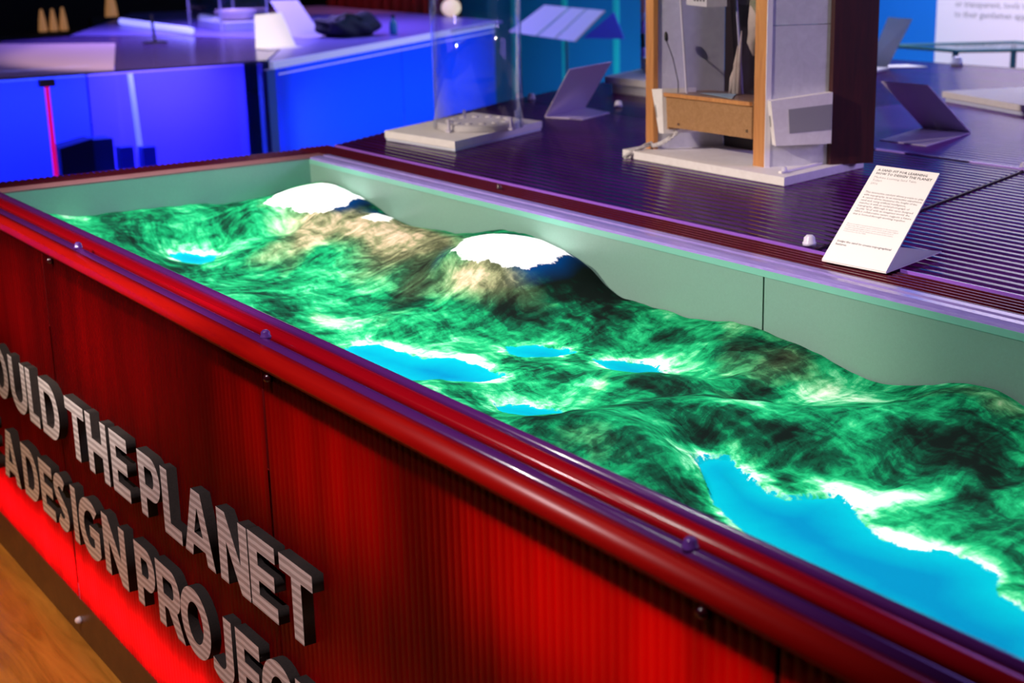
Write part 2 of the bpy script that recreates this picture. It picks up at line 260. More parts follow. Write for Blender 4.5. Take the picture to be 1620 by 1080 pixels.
TONES=[[0.017,0.16,5.363,15.89,14.76,-27.325,0.35,0.0],[0.164,0.233,2.752,6.697,1.98,-13.878,-0.28,0.0],[0.124,0.457,2.714,6.722,8.496,-3.884,-0.12,0.0],[0.255,0.583,5.711,14.586,12.859,9.107,0.1,0.0],[0.188,0.33,3.238,7.461,3.508,-15.434,-0.1,0.0],[0.225,0.409,5.11,12.336,14.807,-12.613,0.3,0.0],[0.445,0.508,4.081,9.656,16.41,4.118,0.12,0.55],[0.476,0.676,2.951,5.261,3.186,-10.354,0.22,1.0],[0.754,0.686,5.371,8.007,-0.546,-20.038,0.15,0.8],[0.755,0.621,6.132,10.087,2.903,-11.459,-0.1,0.4],[0.424,0.602,3.515,9.427,23.468,22.857,0.0,0.5],[0.391,0.722,6.62,13.026,16.299,-3.829,-0.8,-0.3],[0.607,0.738,7.067,10.616,-3.78,-47.54,-0.35,0.0],[1.251,0.711,10.817,14.092,5.12,-22.726,-0.9,-0.5],[1.275,0.786,13.561,13.239,-5.838,-16.631,-0.5,0.0],[0.983,0.552,4.934,10.915,13.011,8.261,-0.42,0.35],[0.8,0.564,5.188,10.87,11.689,3.77,-0.1,0.3],[0.685,0.563,4.789,9.081,8.338,-7.052,0.12,0.1],[1.165,0.606,5.613,8.304,9.048,-18.53,0.3,0.8],[1.175,0.569,10.86,17.204,5.871,-4.859,0.05,0.1],[1.271,0.623,5.428,6.675,-0.354,-7.824,-0.42,0.1],[1.357,0.754,4.673,4.766,-3.888,-16.181,-0.38,0.0],[1.233,0.575,9.321,10.721,-3.628,-18.24,-0.1,0.0],[1.206,0.505,6.649,11.963,12.974,-0.361,0.05,0.0],[0.699,0.432,5.382,11.061,9.072,-7.57,-0.15,0.0],[0.852,0.445,6.025,11.108,8.725,-14.28,0.08,0.0],[0.937,0.262,6.254,10.592,0.934,-30.078,-0.35,0.0],[1.006,0.323,9.918,16.001,1.619,-26.371,0.3,0.25],[0.968,0.413,6.486,11.139,6.764,-20.072,0.02,0.0],[1.08,0.423,8.121,13.954,15.138,-23.625,0.12,0.0],[1.229,0.34,4.945,7.855,9.762,-33.017,0.45,0.1],[1.418,0.388,8.551,11.096,1.394,-25.569,0.45,0.05],[1.39,0.554,6.102,8.918,19.796,-15.959,0.42,0.0],[1.696,0.658,12.57,13.557,7.03,-20.43,0.4,0.0],[1.235,0.445,6.512,9.857,6.556,-18.652,0.0,0.0],[1.579,0.426,9.261,12.435,11.18,-22.794,-0.3,0.0],[1.66,0.471,9.452,12.885,18.011,-14.287,-0.15,0.0],[1.656,0.41,9.706,12.662,20.775,-40.874,0.35,0.0],[1.733,0.456,7.099,14.978,58.576,33.82,0.25,0.2],[1.701,0.366,6.504,8.828,26.876,-36.763,0.3,0.1],[1.643,0.26,9.445,13.157,11.969,-35.692,-0.3,0.0],[1.818,0.516,8.192,9.498,13.513,-19.265,-0.3,0.0],[1.88,0.568,14.196,13.862,5.592,-37.954,-0.1,0.1],[1.531,0.678,7.526,11.722,25.43,7.229,0.08,0.0],[1.424,0.793,9.107,9.539,-2.561,-28.847,-0.1,0.0],[1.527,0.8,9.624,10.499,6.777,-24.938,0.25,0.15],[1.764,0.71,14.705,14.929,3.36,-10.845,-0.42,0.2],[1.861,0.748,11.879,10.67,1.695,-21.598,-0.3,0.3],[1.884,0.67,8.742,12.34,24.69,7.399,-0.35,0.2],[1.745,0.672,16.246,16.98,5.997,-17.971,0.12,0.0],[1.779,0.825,3.779,3.427,1.741,-46.077,0.25,0.35],[1.965,0.716,10.805,9.747,5.839,-17.131,0.45,0.1],[2.035,0.516,9.763,9.484,13.084,-34.406,0.48,0.15],[1.985,0.807,12.834,9.309,-7.026,-28.514,-0.15,0.0],[2.169,0.74,9.417,8.174,25.605,-20.142,-0.15,0.2],[2.268,0.758,15.892,10.925,1.753,-28.225,-0.05,0.3],[2.197,0.63,5.225,4.954,42.09,-20.244,0.1,0.0],[2.019,0.434,5.904,5.947,5.087,-16.092,-0.45,0.1],[2.118,0.5,7.626,8.381,16.299,-6.954,-0.35,0.0],[2.245,0.579,7.356,6.687,11.679,-9.038,-0.4,0.0],[2.318,0.646,9.42,7.809,10.248,-7.931,-0.42,0.0],[2.392,0.582,17.552,11.201,-0.35,-13.181,-0.35,0.0],[2.154,0.466,9.56,8.297,6.765,-32.152,0.05,0.0],[2.236,0.516,10.037,8.698,12.54,-22.587,0.15,0.0],[2.264,0.463,10.363,8.647,11.024,-31.041,0.55,0.1],[2.336,0.481,16.074,13.739,27.709,-34.738,0.6,0.0],[2.197,0.414,23.489,7.021,-39.181,-62.761,-0.45,0.0],[2.363,0.544,14.842,14.326,56.945,-13.337,0.4,0.0],[2.393,0.487,17.24,13.189,11.132,-23.894,-0.15,0.0],[2.466,0.403,18.732,12.322,3.173,-43.597,0.5,0.0],[2.413,0.396,21.43,14.838,4.424,-59.771,0.5,0.0],[2.457,0.504,20.86,17.03,19.524,-14.798,0.1,0.0],[2.514,0.479,21.928,17.364,13.911,-10.497,-0.4,0.0],[2.531,0.414,23.66,12.277,-11.722,-53.113,0.4,0.0],[2.013,0.234,8.368,8.804,1.603,-19.134,-0.25,0.2],[2.128,0.252,9.042,6.923,-7.556,-33.932,-0.3,0.0],[1.917,0.217,11.584,11.395,-5.238,-46.417,-0.35,0.0],[2.169,0.282,12.909,6.553,-31.927,-73.424,-0.1,0.0]]
# ================================================================ THE SETTING
bm = B(); box(bm, -10, -5, -.92, 6, 7.5, -.88); struct(obj('floor', bm, M['floor']))
bm = B(); box(bm, -3.0, 5.9, -.88, 1.6, 6.0, 2.9); struct(obj('wall_back_right', bm, M['bluewall']))
M['seam'] = mat('bright_teal_seam', (.03, .62, .58), .4)
# teal wall of upright panels, seams recessed
wl = bpy.data.objects.new('wall_back', None); COL.objects.link(wl); wl.location = (-4.7, 5.6, -.88); struct(wl)
_xs = [-6.95, -6.15, -5.48, -4.86, -4.2, -3.55, -2.95]
for a, b in zip(_xs, _xs[1:]):
    bm = B(); box(bm, a+.03, 5.56, -.88, b-.012, 5.60, 2.9); obj('panel', bm, M['tealwall'], wl)
for b in _xs[1:-1]:
    bm = B(); box(bm, b-.029, 5.55, -.88, b+.029, 5.598, 2.9); obj('seam_strip', bm, M['seam'], wl)
bm = B(); box(bm, -6.97, 5.60, -.88, -2.93, 5.64, 2.9); obj('backing', bm, mat('teal_backing', (.03, .62, .60), .5), wl)
bm = B(); box(bm, -10, 7.2, -.88, 6, 7.3, 3); struct(obj('wall_far', bm, M['darkwall']))
bm = B(); box(bm, -10.1, -5, -.88, -10, 7.3, 3); struct(obj('wall_left', bm, M['darkwall']))

# ================================================================ THE SAND TABLE
table = thing('sand_table', 'long red translucent case with raised letters on its front, holding the lit sand landscape', 'display table', (1.6, .4, -.88))
X0, X1 = -.19, 3.40
# front panels: fluted translucent red sheets, a joint every 1.06 m
YF = -.092
def fluted_front(x0, x1, z0, z1, pitch=.0155, amp=.0020):
    bm = B(); n = int((x1-x0)/pitch); xs = []
    for i in range(n):
        for f, h in ((0, 0), (.25, .8), (.5, 1), (.75, .8)): xs.append((x0+(x1-x0)*(i+f)/n, YF-amp*h))
    xs.append((x1, YF))
    a = [bm.verts.new((x, y, z0)) for x, y in xs]; b = [bm.verts.new((x, y, z1)) for x, y in xs]
    for i in range(len(xs)-1): bm.faces.new([a[i], a[i+1], b[i+1], b[i]])
    return bm
joints = [X0, .60, 1.655, 2.715, X1]
for a, b in zip(joints, joints[1:]):
    obj('front_panel', fluted_front(a+.004, b-.004, -.79, -.022), M['red_sheet'], table)
for j in joints[1:-1]:
    bm = B(); box(bm, j-.005, YF+.003, -.79, j+.005, YF+.012, -.02); obj('joint_or_shade_strip', bm, M['groove'], table)
bm = B(); box(bm, X0, YF+.003, -.064, X1, YF+.012, -.018); obj('lamp_block_strip', bm, M['groove'], table)  # added strip, blocks the case lamps for a dark band under the lip
bm = B(); box(bm, X0, YF-.004, -.88, X1, YF+.02, -.785); obj('kickboard', bm, M['kick'], table)
# front rim: profiles running the whole length
def arc_prof(y0, y1, zt, h, n=7):
    return [(y0, zt-.012)]+[(y0+(y1-y0)*k/n, zt+h*math.sin(math.pi*k/n)) for k in range(n+1)]+[(y1, zt-.012)]
bm = B(); extrude_x(bm, arc_prof(-.015, .0, -.001, .004), X0, X1); obj('inner_edge_strip', bm, M['violet_gloss'], table, True)
bm = B(); extrude_x(bm, arc_prof(-.044, -.015, -.004, .004), X0, X1); obj('rim_strip', bm, M['red_gloss'], table, True)
bm = B(); extrude_x(bm, [(-.058, -.03), (-.058, -.012), (-.044, -.012), (-.044, -.03)], X0, X1); obj('rim_groove', bm, M['groove'], table)
bm = B(); extrude_x(bm, arc_prof(-.079, -.058, -.003, .005), X0, X1); obj('outer_edge_strip', bm, M['violet_gloss'], table, True)
bm = B(); extrude_x(bm, [(-.079, -.002), (-.090, -.004), (-.1, -.010), (-.104, -.020), (-.102, -.026), (-.098, -.022), (-.09, -.014), (-.079, -.012)], X0, X1); obj('front_lip', bm, M['red_lip'], table, True)
# left end rim
bm = B(); box(bm, -.065, -.06, -.0015, 0, .86, .002); obj('end_rim_board', bm, M['rimbrown'], table)
def ribbed_sheet(poly_fn, y0, y1, z, pitch, amp, t=.004):
    """ribs run along x; poly_fn(y) gives (x0, x1) of the sheet at y"""
    bm = B(); n = max(1, int(round((y1-y0)/pitch))); rows = []
    for i in range(n):
        for f, h in (((0, 0), (.2, .75), (.5, 1), (.8, .75)) if amp > .0029 else [(q/6, math.sin(math.pi*q/6)) for q in range(6)]): rows.append((y0+(y1-y0)*(i+f)/n, z+amp*h))
    rows.append((y1, z))
    pr = None
    for y, zz in rows:
        a, b = poly_fn(y); cur = (bm.verts.new((a, y, zz)), bm.verts.new((b, y, zz)))
        if pr: bm.faces.new([pr[0], pr[1], cur[1], cur[0]])
        pr = cur
    return bm
# ribs across the left end (run along x too, seen as short ridges)
bm = ribbed_sheet(lambda y: (X0, -.066), -.1, .95, -.004, .016, .003); obj('end_ribbed_sheet', bm, M['ribdark'], table, True)
# back rim
bm = B(); extrude_x(bm, [(.8, -.0015), (.803, .003), (.818, .005), (.832, .005), (.835, .001), (.838, .001), (.841, .006), (.856, .006), (.86, 0), (.86, -.0015)], -.0, X1)
obj('back_rim_tube', bm, M['lav'], table)
bm = B(); extrude_x(bm, [(.7990, -.013), (.7990, -.0015), (.7998, -.0015), (.7998, -.013)], 0, X1); obj('rim_shade_strip', bm, mat('green_rim_shade', (.16, .42, .34), .4), table)  # green strip standing for the shade under the rim
bm = ribbed_sheet(lambda y: (-.185, X1), .861, .951, -.001, .015, .0045); obj('back_ribbed_strip', bm, M['ribdark'], table, True)
# white inner lining of the box
bm = B(); box(bm, -.012, 0, -.26, 0, .8, -.002); obj('end_liner', bm, M['liner'], table)
for a, b in ((0, 1.737), (1.741, X1)):
    bm = B(); box(bm, a, .8, -.26, b, .812, -.002); obj('back_liner', bm, M['liner'], table)
bm = B(); box(bm, 1.736, .804, -.26, 1.742, .813, -.004); obj('liner_joint', bm, M['groove'], table)
bm = B(); box(bm, 0, -.008, -.26, X1, 0, -.004); obj('front_liner', bm, M['liner'], table)
bm = B(); box(bm, 0, 0, -.27, X1, .8, -.262); obj('tray_bottom', bm, M['white'], table)
bm = B(); box(bm, X0, .84, -.88, X1, .86, -.03); obj('back_panel', bm, M['darkwall'], table)
bm = B(); box(bm, X0, -.09, -.88, X0+.01, .84, -.02); obj('end_panel', bm, M['red_sheet'], table)
bm = B(); box(bm, X1, -.1, -.88, X1+.015, .86, .0); obj('end_panel', bm, M['red_sheet'], table)
# screws with clear caps
def cap(x, y, z, r=.006, parent=table, m='violet_cap', axis='z'):
    bm = B()
    if axis == 'z': lathe(bm, (x, y, z), [(r*1.15, 0), (r*1.15, r*.5), (r, r*.6), (r*.9, r*1.3), (r*.5, r*1.7)], 14)
    else:
        lathe(bm, (0, 0, 0), [(r*1.1, 0), (r, r*.6), (r*.8, r*1.2), (r*.4, r*1.5)], 14)
        bmesh.ops.rotate(bm, verts=bm.verts[:], matrix=Matrix.Rotation(math.pi/2, 3, 'X')); bmesh.ops.translate(bm, verts=bm.verts[:], vec=(x, y, z))
    return obj('screw_cap', bm, M[m], parent, True)
M['violet_cap'] = mat('violet_screw_cap', (.10, .03, .22), .15, coat=.5)
M['dark_cap'] = mat('dark_red_screw_cap', (.03, .002, .006), .2, coat=.3)
M['clear_cap'] = mat('clear_screw_cap', (.62, .60, .75), .12, coat=.5)
for x, y in ((.774, -.070), (1.614, -.064), (2.572, -.069)): cap(x, y, .000, .0075)
for x in (.676, 1.69, 2.624): cap(x, -.094, -.036, .007, table, 'dark_cap', 'y')
for x in (.60,): cap(x, -.096, -.838, .008, table, 'clear_cap', 'y')
cap(.762, .90, .003, .006, table, 'dark_cap')

# ---------------------------------------------------------------- raised letters
def arcp(cx, cy, rx, ry, a0, a1, n=14):
    return [(cx+rx*math.cos(math.radians(a0+(a1-a0)*k/n)), cy+ry*math.sin(math.radians(a0+(a1-a0)*k/n))) for k in range(n+1)]
S = .255
def ring(w, h, s, sv): return [arcp(w/2, h/2, w/2, h/2, 0, 360, 40)[:-1], arcp(w/2, h/2, w/2-s, h/2-sv, 0, 360, 40)[:-1]]
def dshape(w, y0, y1, s, x0=0):
    h = y1-y0; r = min(h/2, w*.62); rr = w-r
    out = [(x0, y0)]+arcp(x0+rr, y0+h/2, r, h/2, -90, 90, 16)+[(x0, y1)]
    t = .20; inn = [(x0+s, y0+t)]+arcp(x0+rr, y0+h/2, r-s, h/2-t, -90, 90, 16)+[(x0+s, y1-t)]
    return out, inn
def glyph(c, w):
    s = S
    if c == 'T': return [[(0, 1), (0, .79), (w/2-s/2, .79), (w/2-s/2, 0), (w/2+s/2, 0), (w/2+s/2, .79), (w, .79), (w, 1)]]
    if c == 'H': return [[(0, 0), (0, 1), (s, 1), (s, .61), (w-s, .61), (w-s, 1), (w, 1), (w, 0), (w-s, 0), (w-s, .39), (s, .39), (s, 0)]]
    if c == 'E': return [[(0, 0), (0, 1), (w, 1), (w, .79), (s, .79), (s, .605), (w*.93, .605), (w*.93, .40), (s, .40), (s, .21), (w, .21), (w, 0)]]
    if c == 'L': return [[(0, 0), (0, 1), (s, 1), (s, .21), (w, .21), (w, 0)]]
    if c == 'I': return [[(0, 0), (0, 1), (s, 1), (s, 0)]]
    if c == 'N': return [[(0, 0), (0, 1), (.27, 1), (w-s, .40), (w-s, 1), (w, 1), (w, 0), (w-.27, 0), (s, .60), (s, 0)]]
    if c == 'A': return [[(0, 0), (w/2-.15, 1), (w/2+.15, 1), (w, 0), (w-.27, 0), (w-.32, .18), (.32, .18), (.27, 0)], [(.38, .37), (w-.38, .37), (w/2, .76)]]
    if c == 'U':
        r = w/2
        return [[(0, 1), (s, 1)]+[(s, .40)]+arcp(r, .40, r-s, .19, 180, 360)[1:-1]+[(w-s, .40), (w-s, 1), (w, 1), (w, .40)]+arcp(r, .40, r, .41, 0, -180)[1:]]
    if c == 'J':
        r = w/2
        return [[(w-s, 1), (w, 1), (w, .31)]+arcp(w-.42, .31, .42, .33, 0, -135)[1:]+[(w-.70, .25)]+arcp(w-.42, .31, .165, .12, -125, 0)[1:]]
    if c == 'O': return ring(w, 1.03, s, .21)
    if c == 'D': return list(dshape(w, 0, 1, s))
    if c == 'P':
        o, i = dshape(w, .32, 1, s); return [[(0, 0), (s, 0), (s, .32)]+o[1:], i] if False else [[(s, 0), (s, .32)]+o[1:-1]+[(0, 1), (0, 0)], i]
    if c == 'R':
        o, i = dshape(w*.92, .34, 1, s)
        body = [(s, 0), (s, .34)]+[(w*.40, .34)]+[(w-.29, 0), (w, 0), (w*.74, .39)]+[p for p in o[1:-1] if p[0] > w*.74 or p[1] > .6]+[(0, 1), (0, 0)]
        return [body, i]
    if c in 'CG':
        out = arcp(w*.54, .5, w*.54, .52, 48, 312 if c == 'C' else 318, 30)
        if c == 'C': inn = arcp(w*.54, .5, w*.54-s, .52-.21, 312, 48, 26)
        else: inn = [(w*.95, .56), (w*.50, .56), (w*.50, .37), (w*.68, .37), (w*.68, .24)]+arcp(w*.54, .5, w*.54-s, .52-.21, 300, 48, 26)
        return [out+inn]
    if c == 'S':
        pts = []; top = arcp(w*.5, .735, w*.5-s/2, .165, 30, 205, 16); 
        path = arcp(w*.5, .725, w*.5-.13, .175, 35, 230, 14)+arcp(w*.5, .275, w*.5-.13, .175, 50, -145, 14)
        L_, R_ = [], []
        for k, p in enumerate(path):
            a = path[max(0, k-1)]; b = path[min(len(path)-1, k+1)]; dx, dy = b[0]-a[0], b[1]-a[1]; q = math.hypot(dx, dy) or 1
            L_.append((p[0]-dy/q*.115, p[1]+dx/q*.115)); R_.append((p[0]+dy/q*.115, p[1]-dx/q*.115))
        return [L_+R_[::-1]]
mf = mat('silver_foil_face', (.55, .52, .53), .34, metal=.25); g = G(mf); _v = g.coord()
_bands = g.wave(g.mapping(_v, (1, 1, 1), (0, 0, 0)), 25, .8, 2, 'Y'); _fine = g.wave(g.mapping(_v, (1, 1, 1), (0, .5, 0)), 190, .4, 1, 'DIAGONAL')
_f = g.math('ADD', g.math('MULTIPLY', g.rng(_bands, .35, .65), .6), g.math('MULTIPLY', _fine, .4))
g.base(g.ramp(_f, [(.15, (.42, .39, .40)), (.8, (.90, .87, .89))]))
g.b.inputs['Thin Film Thickness'].default_value = 420; g.b.inputs['Thin Film IOR'].default_value = 1.6
ms = grained('black_foam_side', (.005, .004, .004), (.022, .015, .013), 400, .95, bump=.4)
def letter(c, x, ztop, w, cap_h=.1215):
    cu = bpy.data.curves.new('letter', 'CURVE'); cu.dimensions = '2D'; cu.fill_mode = 'BOTH'; cu.extrude = .0092
    for poly in glyph(c, w/cap_h):
        sp = cu.splines.new('POLY'); sp.points.add(len(poly)-1); sp.use_cyclic_u = True
        for k, (px, py) in enumerate(poly): sp.points[k].co = (px*cap_h, py*cap_h, 0, 1)
    t = bpy.data.objects.new('t', cu); COL.objects.link(t)
    me = bpy.data.meshes.new_from_object(t.evaluated_get(bpy.context.evaluated_depsgraph_get())); bpy.data.objects.remove(t); bpy.data.curves.remove(cu)
    me.materials.clear(); me.name = 'letter'
    o = link('letter', me, [mf, ms], table)
    for p in me.polygons: p.material_index = 0 if p.normal.z > .9 else 1
    o.rotation_euler = (math.pi/2, 0, 0); o.location = Vector((x, -.1028, ztop-cap_h)) - table.location
    if c not in used_l: used_l.add(c)
    return o
used_l = set()
row1 = [('W', 0, 0)]
for c, x, w in (('O', .165, .128), ('U', .312, .123), ('L', .445, .073), ('D', .540, .124), ('T', .715, .115), ('H', .842, .118), ('E', .980, .092),
                ('P', 1.128, .104), ('L', 1.241, .080), ('A', 1.334, .129), ('N', 1.484, .115), ('E', 1.604, .094), ('T', 1.714, .108)):
    letter(c, x, -.305+(x-.3)*.0115, w)
for c, x, w in (('E', .02, .09), ('A', .168, .130), ('D', .333, .117), ('E', .467, .092), ('S', .567, .092), ('I', .687, .033), ('G', .730, .132), ('N', .880, .128),
                ('P', 1.061, .100), ('R', 1.170, .122), ('O', 1.282, .132), ('J', 1.412, .094), ('E', 1.523, .090), ('C', 1.618, .118), ('T', 1.742, .108)):
    letter(c, x, -.505+(x-.2)*.0175, w, .1235)
# ================================================================ THE SAND LANDSCAPE
def terrain():
    nx, ny = 860, 204
    xs = np.linspace(0.001, 3.398, nx); ys = np.linspace(.001, .7955, ny)
    X, Y = np.meshgrid(xs, ys); x = X.ravel(); y = Y.ravel()
    P = np.array(CTRL); n = len(P)
    K = lambda r2: np.where(r2 > 0, r2*np.log(r2+1e-12)*.5, 0)
    A = np.zeros((n+3, n+3)); d = ((P[:, None, :2]-P[None, :, :2])**2).sum(-1)
    A[:n, :n] = K(d)+2e-4*np.eye(n); A[:n, n] = 1; A[:n, n+1:] = P[:, :2]; A[n:, :n] = A[:n, n:].T
    b = np.zeros(n+3); b[:n] = P[:, 2]; wt = np.linalg.solve(A, b)
    H = np.zeros_like(x)
    for i in range(n):
        H += wt[i]*K((x-P[i, 0])**2+(y-P[i, 1])**2)
    H += wt[n]+wt[n+1]*x+wt[n+2]*y
    # gentle value-noise relief
    def vnoise(x, y, s, seed):
        r = np.random.RandomState(seed); g = r.rand(96, 96); u = x*s; v = y*s
        i = np.floor(u).astype(int); j = np.floor(v).astype(int); f = u-i; h = v-j; f = f*f*(3-2*f); h = h*h*(3-2*h)
        a = g[j % 96, i % 96]; b_ = g[j % 96, (i+1) % 96]; c = g[(j+1) % 96, i % 96]; e = g[(j+1) % 96, (i+1) % 96]
        return (a*(1-f)+b_*f)*(1-h)+(c*(1-f)+e*f)*h-.5
    def sdf(poly, x, y):
        q = np.array(poly); best = np.full(x.shape, 1e9); ins = np.zeros(x.shape, bool)
        for k in range(len(q)):
            a = q[k]; b2 = q[(k+1) % len(q)]; e = b2-a; t = np.clip(((x-a[0])*e[0]+(y-a[1])*e[1])/(e@e), 0, 1)
            best = np.minimum(best, (x-a[0]-t*e[0])**2+(y-a[1]-t*e[1])**2)
            c = ((a[1] > y) != (b2[1] > y)) & (x < (b2[0]-a[0])*(y-a[1])/((b2[1]-a[1]) or 1e-9)+a[0]); ins ^= c
        s = np.sqrt(best); return np.where(ins, s, -s)
    lake = np.full(x.shape, -1.)
    for pl in LAKES: lake = np.maximum(lake, sdf(pl, x, y))
    snow = np.full(x.shape, -1.)
    for pl in SNOW: snow = np.maximum(snow, sdf(pl, x, y))
    rel = vnoise(x, y, 9, 1)*.010+vnoise(x+.3*y, y, 19, 2)*.0055+vnoise(x, y+.4*x, 42, 3)*.0028
    rel *= np.clip(-snow/.05, .15, 1)*np.clip(-lake/.04, 0, 1)
    H = H+rel
    H = np.where(lake > 0, np.minimum(H, -.1600), np.maximum(H, -.1600)); H = np.minimum(H, -.012)
    tone = np.zeros_like(x); tn = np.zeros_like(x)
    for cx, cy, a, b_, c, e, dt, dn in TONES:
        u = a*(x-cx)+b_*(y-cy); v = c*(x-cx)+e*(y-cy); k = np.exp(-(u*u+v*v)*.9); tone += k*dt; tn += k*dn
    me = bpy.data.meshes.new('sand_landscape')
    co = np.stack([x, y, H], 1)
    I = np.arange(nx*ny).reshape(ny, nx); F = np.stack([I[:-1, :-1], I[:-1, 1:], I[1:, 1:], I[1:, :-1]], -1).reshape(-1, 4)
    org = np.array([1.7, .4, -.262]); me.vertices.add(len(co)); me.vertices.foreach_set('co', (co-org).ravel())
    me.loops.add(F.size); me.loops.foreach_set('vertex_index', F.ravel()); me.polygons.add(len(F))
    me.polygons.foreach_set('loop_start', np.arange(0, F.size, 4)); me.polygons.foreach_set('loop_total', np.full(len(F), 4))
    me.update(calc_edges=True); me.validate()
    me.polygons.foreach_set('use_smooth', np.ones(len(F), bool))
    for nm, arr in (('lake', lake), ('snow', snow), ('tone', tone), ('tan', tn)):
        a = me.attributes.new(nm, 'FLOAT', 'POINT'); a.data.foreach_set('value', arr.astype(np.float32))
    return me, org
m = mat('painted_projection_sand', (.1, .5, .2), .9, spec=.03); g = G(m)  # the projected image is painted into the sand's base colour
v = g.coord(); z = g.n('ShaderNodeSeparateXYZ'); g.L.new(v, z.inputs[0])
warp = g.n('ShaderNodeTexNoise'); g.put(warp.inputs['Vector'], v); warp.inputs['Scale'].default_value = 7; warp.inputs['Detail'].default_value = 3
vw = g.n('ShaderNodeVectorMath', operation='MULTIPLY_ADD'); g.L.new(warp.outputs['Color'], vw.inputs[0]); vw.inputs[1].default_value = (.11, .11, .11); g.L.new(v, vw.inputs[2]); vw = vw.outputs[0]
n1 = g.noise(vw, 10, 7, .62, .15)
n2 = g.noise(g.mapping(vw, (14, 55, 14), (0, 0, .6)), 1, 5, .6, .3)
n2b = g.noise(g.mapping(vw, (55, 15, 14), (0, 0, -.35)), 1, 5, .6, .3)
n3 = g.noise(v, 130, 5, .7)
nf = g.noise(v, 45, 5, .65)
lk = g.attr('lake'); sn = g.attr('snow'); tn = g.attr('tone'); ta = g.attr('tan')
def cen(s, k): return g.math('MULTIPLY', g.math('SUBTRACT', s, .5), k)
t = g.math('ADD', g.math('MULTIPLY', tn, .62), .455)
for q in (cen(n1, 1.1), cen(n2, .72), cen(n2b, .6), cen(n3, .2), cen(nf, .28)): t = g.math('ADD', t, q)
beach = g.math('MULTIPLY', g.rng(lk, -.038, .0), g.rng(nf, .3, .6, .45, 1.1)); t = g.math('ADD', t, g.math('MULTIPLY', g.math('MULTIPLY', beach, g.rng(n1, .38, .6, .45, 1)), .55))
green = g.ramp(t, [(0., (.003, .006, .005)), (.12, (.003, .016, .010)), (.28, (.003, .055, .026)), (.42, (.004, .16, .060)), (.56, (.012, .29, .11)), (.70, (.11, .44, .22)), (.86, (.38, .62, .42)), (1., (.68, .74, .66))])
tanr = g.ramp(t, [(0., (.012, .012, .008)), (.3, (.05, .055, .028)), (.5, (.17, .17, .09)), (.68, (.40, .29, .20)), (1, (.62, .50, .42))])
col = g.mix(g.rng(g.math('ADD', ta, cen(n1, .8)), .15, .75), green, tanr)
lkn = g.math('ADD', lk, g.math('ADD', cen(nf, .030), cen(n3, .012)))
deep = g.rng(g.math('ADD', lk, cen(n1, .05)), .0, .07)
water = g.mix(deep, (.0, .26, .32), (.0, .135, .26))
col = g.mix(g.rng(lkn, -.0015, .0015), col, water)
col = g.mix(g.math('MULTIPLY', g.rng(sn, -.045, -.008), g.rng(tn, -.12, -.4)), col, (.0, .02, .085))  # navy shadow side of the snow caps, put into the colour
snn = g.math('ADD', sn, g.math('ADD', cen(nf, .030), cen(n2, .02)))
col = g.mix(g.rng(snn, -.004, .003), col, (1, 1, 1))
g.base(col); g.bump(n3, .12, .001)
me, org = terrain()
sand = link('sand_landscape', me, m); sand.location = org
tag(sand, 'sculpted sand with projected green mountains, white peaks and blue lakes, inside the red case', 'sand'); sand['kind'] = 'stuff'

# ================================================================ THE PLATFORM BEHIND
plat = thing('display_platform', 'large dark violet ribbed platform behind the sand table, carrying the exhibits', 'platform', (1.0, 2.5, -.88))
XR = 3.5
Lp = [(.952, -.155), (.98, -.17), (1.9, -.73), (2.2, -.88), (2.58, -1.03), (3.95, -1.03)]
def left_x(y):
    for (ya, xa), (yb, xb) in zip(Lp, Lp[1:]):
        if y <= yb: return xa+(xb-xa)*(y-ya)/(yb-ya)
    return Lp[-1][1]
def diag(y): return 1.55+(1.40-y)*(.18/.55) if y < 1.40 else 1.55-(y-1.40)*(.18/.55)
# nearer sheets, split along a slanting shadow line; farther paler sheets sit 6 mm higher
obj('top_sheet', ribbed_sheet(lambda y: (left_x(y), diag(y)), .955, 1.950, .004, .030, .0020), M['violet_sheet'], plat)
obj('top_sheet', ribbed_sheet(lambda y: (diag(y)+.004, XR), .955, 1.950, -.001, .030, .0020), M['violet_sheet'], plat)
obj('top_sheet', ribbed_sheet(lambda y: (left_x(y), .30), 1.954, 3.95, .004, .030, .0020), M['violet_sheet'], plat)
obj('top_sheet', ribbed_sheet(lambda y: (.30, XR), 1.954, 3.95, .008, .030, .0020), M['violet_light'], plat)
bm = B(); box(bm, .30, 1.944, -.01, XR, 1.9535, .0095); obj('sheet_edge', bm, mat('pale_violet_edge', (.42, .28, .85), .25), plat)  # front edge of the far sheets in a paler violet
bm = B(); box(bm, -.15, .9515, -.01, XR, .9548, .0065); obj('sheet_edge', bm, mat('violet_edge', (.26, .10, .55), .25), plat)
bm = B(); slab(bm, [(diag(.955), .955), (diag(.955)+.004, .955), (diag(1.95)+.004, 1.95), (diag(1.95), 1.95)], -.01, .005); obj('joint_or_shade_strip', bm, M['groove'], plat)  # dark strip drawn for the slanting shadow line
side = [(-.155, .955), (-.17, .98), (-.73, 1.9), (-.88, 2.2), (-1.03, 2.58), (-1.03, 3.95)]
for a, b in zip(side, side[1:]):
    bm = B(); hexa(bm, [(a[0], a[1], -.88), (b[0], b[1], -.88), (b[0]+.01, b[1], -.88), (a[0]+.01, a[1], -.88)], [(a[0], a[1], .003), (b[0], b[1], .003), (b[0]+.01, b[1], .003), (a[0]+.01, a[1], .003)])
    obj('side_panel', bm, M['ribdark'], plat)
bm = B(); box(bm, -1.03, 3.95, -.88, XR, 3.96, .006); obj('side_panel', bm, M['ribdark'], plat)
bm = B(); box(bm, XR, .955, -.88, XR+.01, 3.95, .006); obj('side_panel', bm, M['ribdark'], plat)
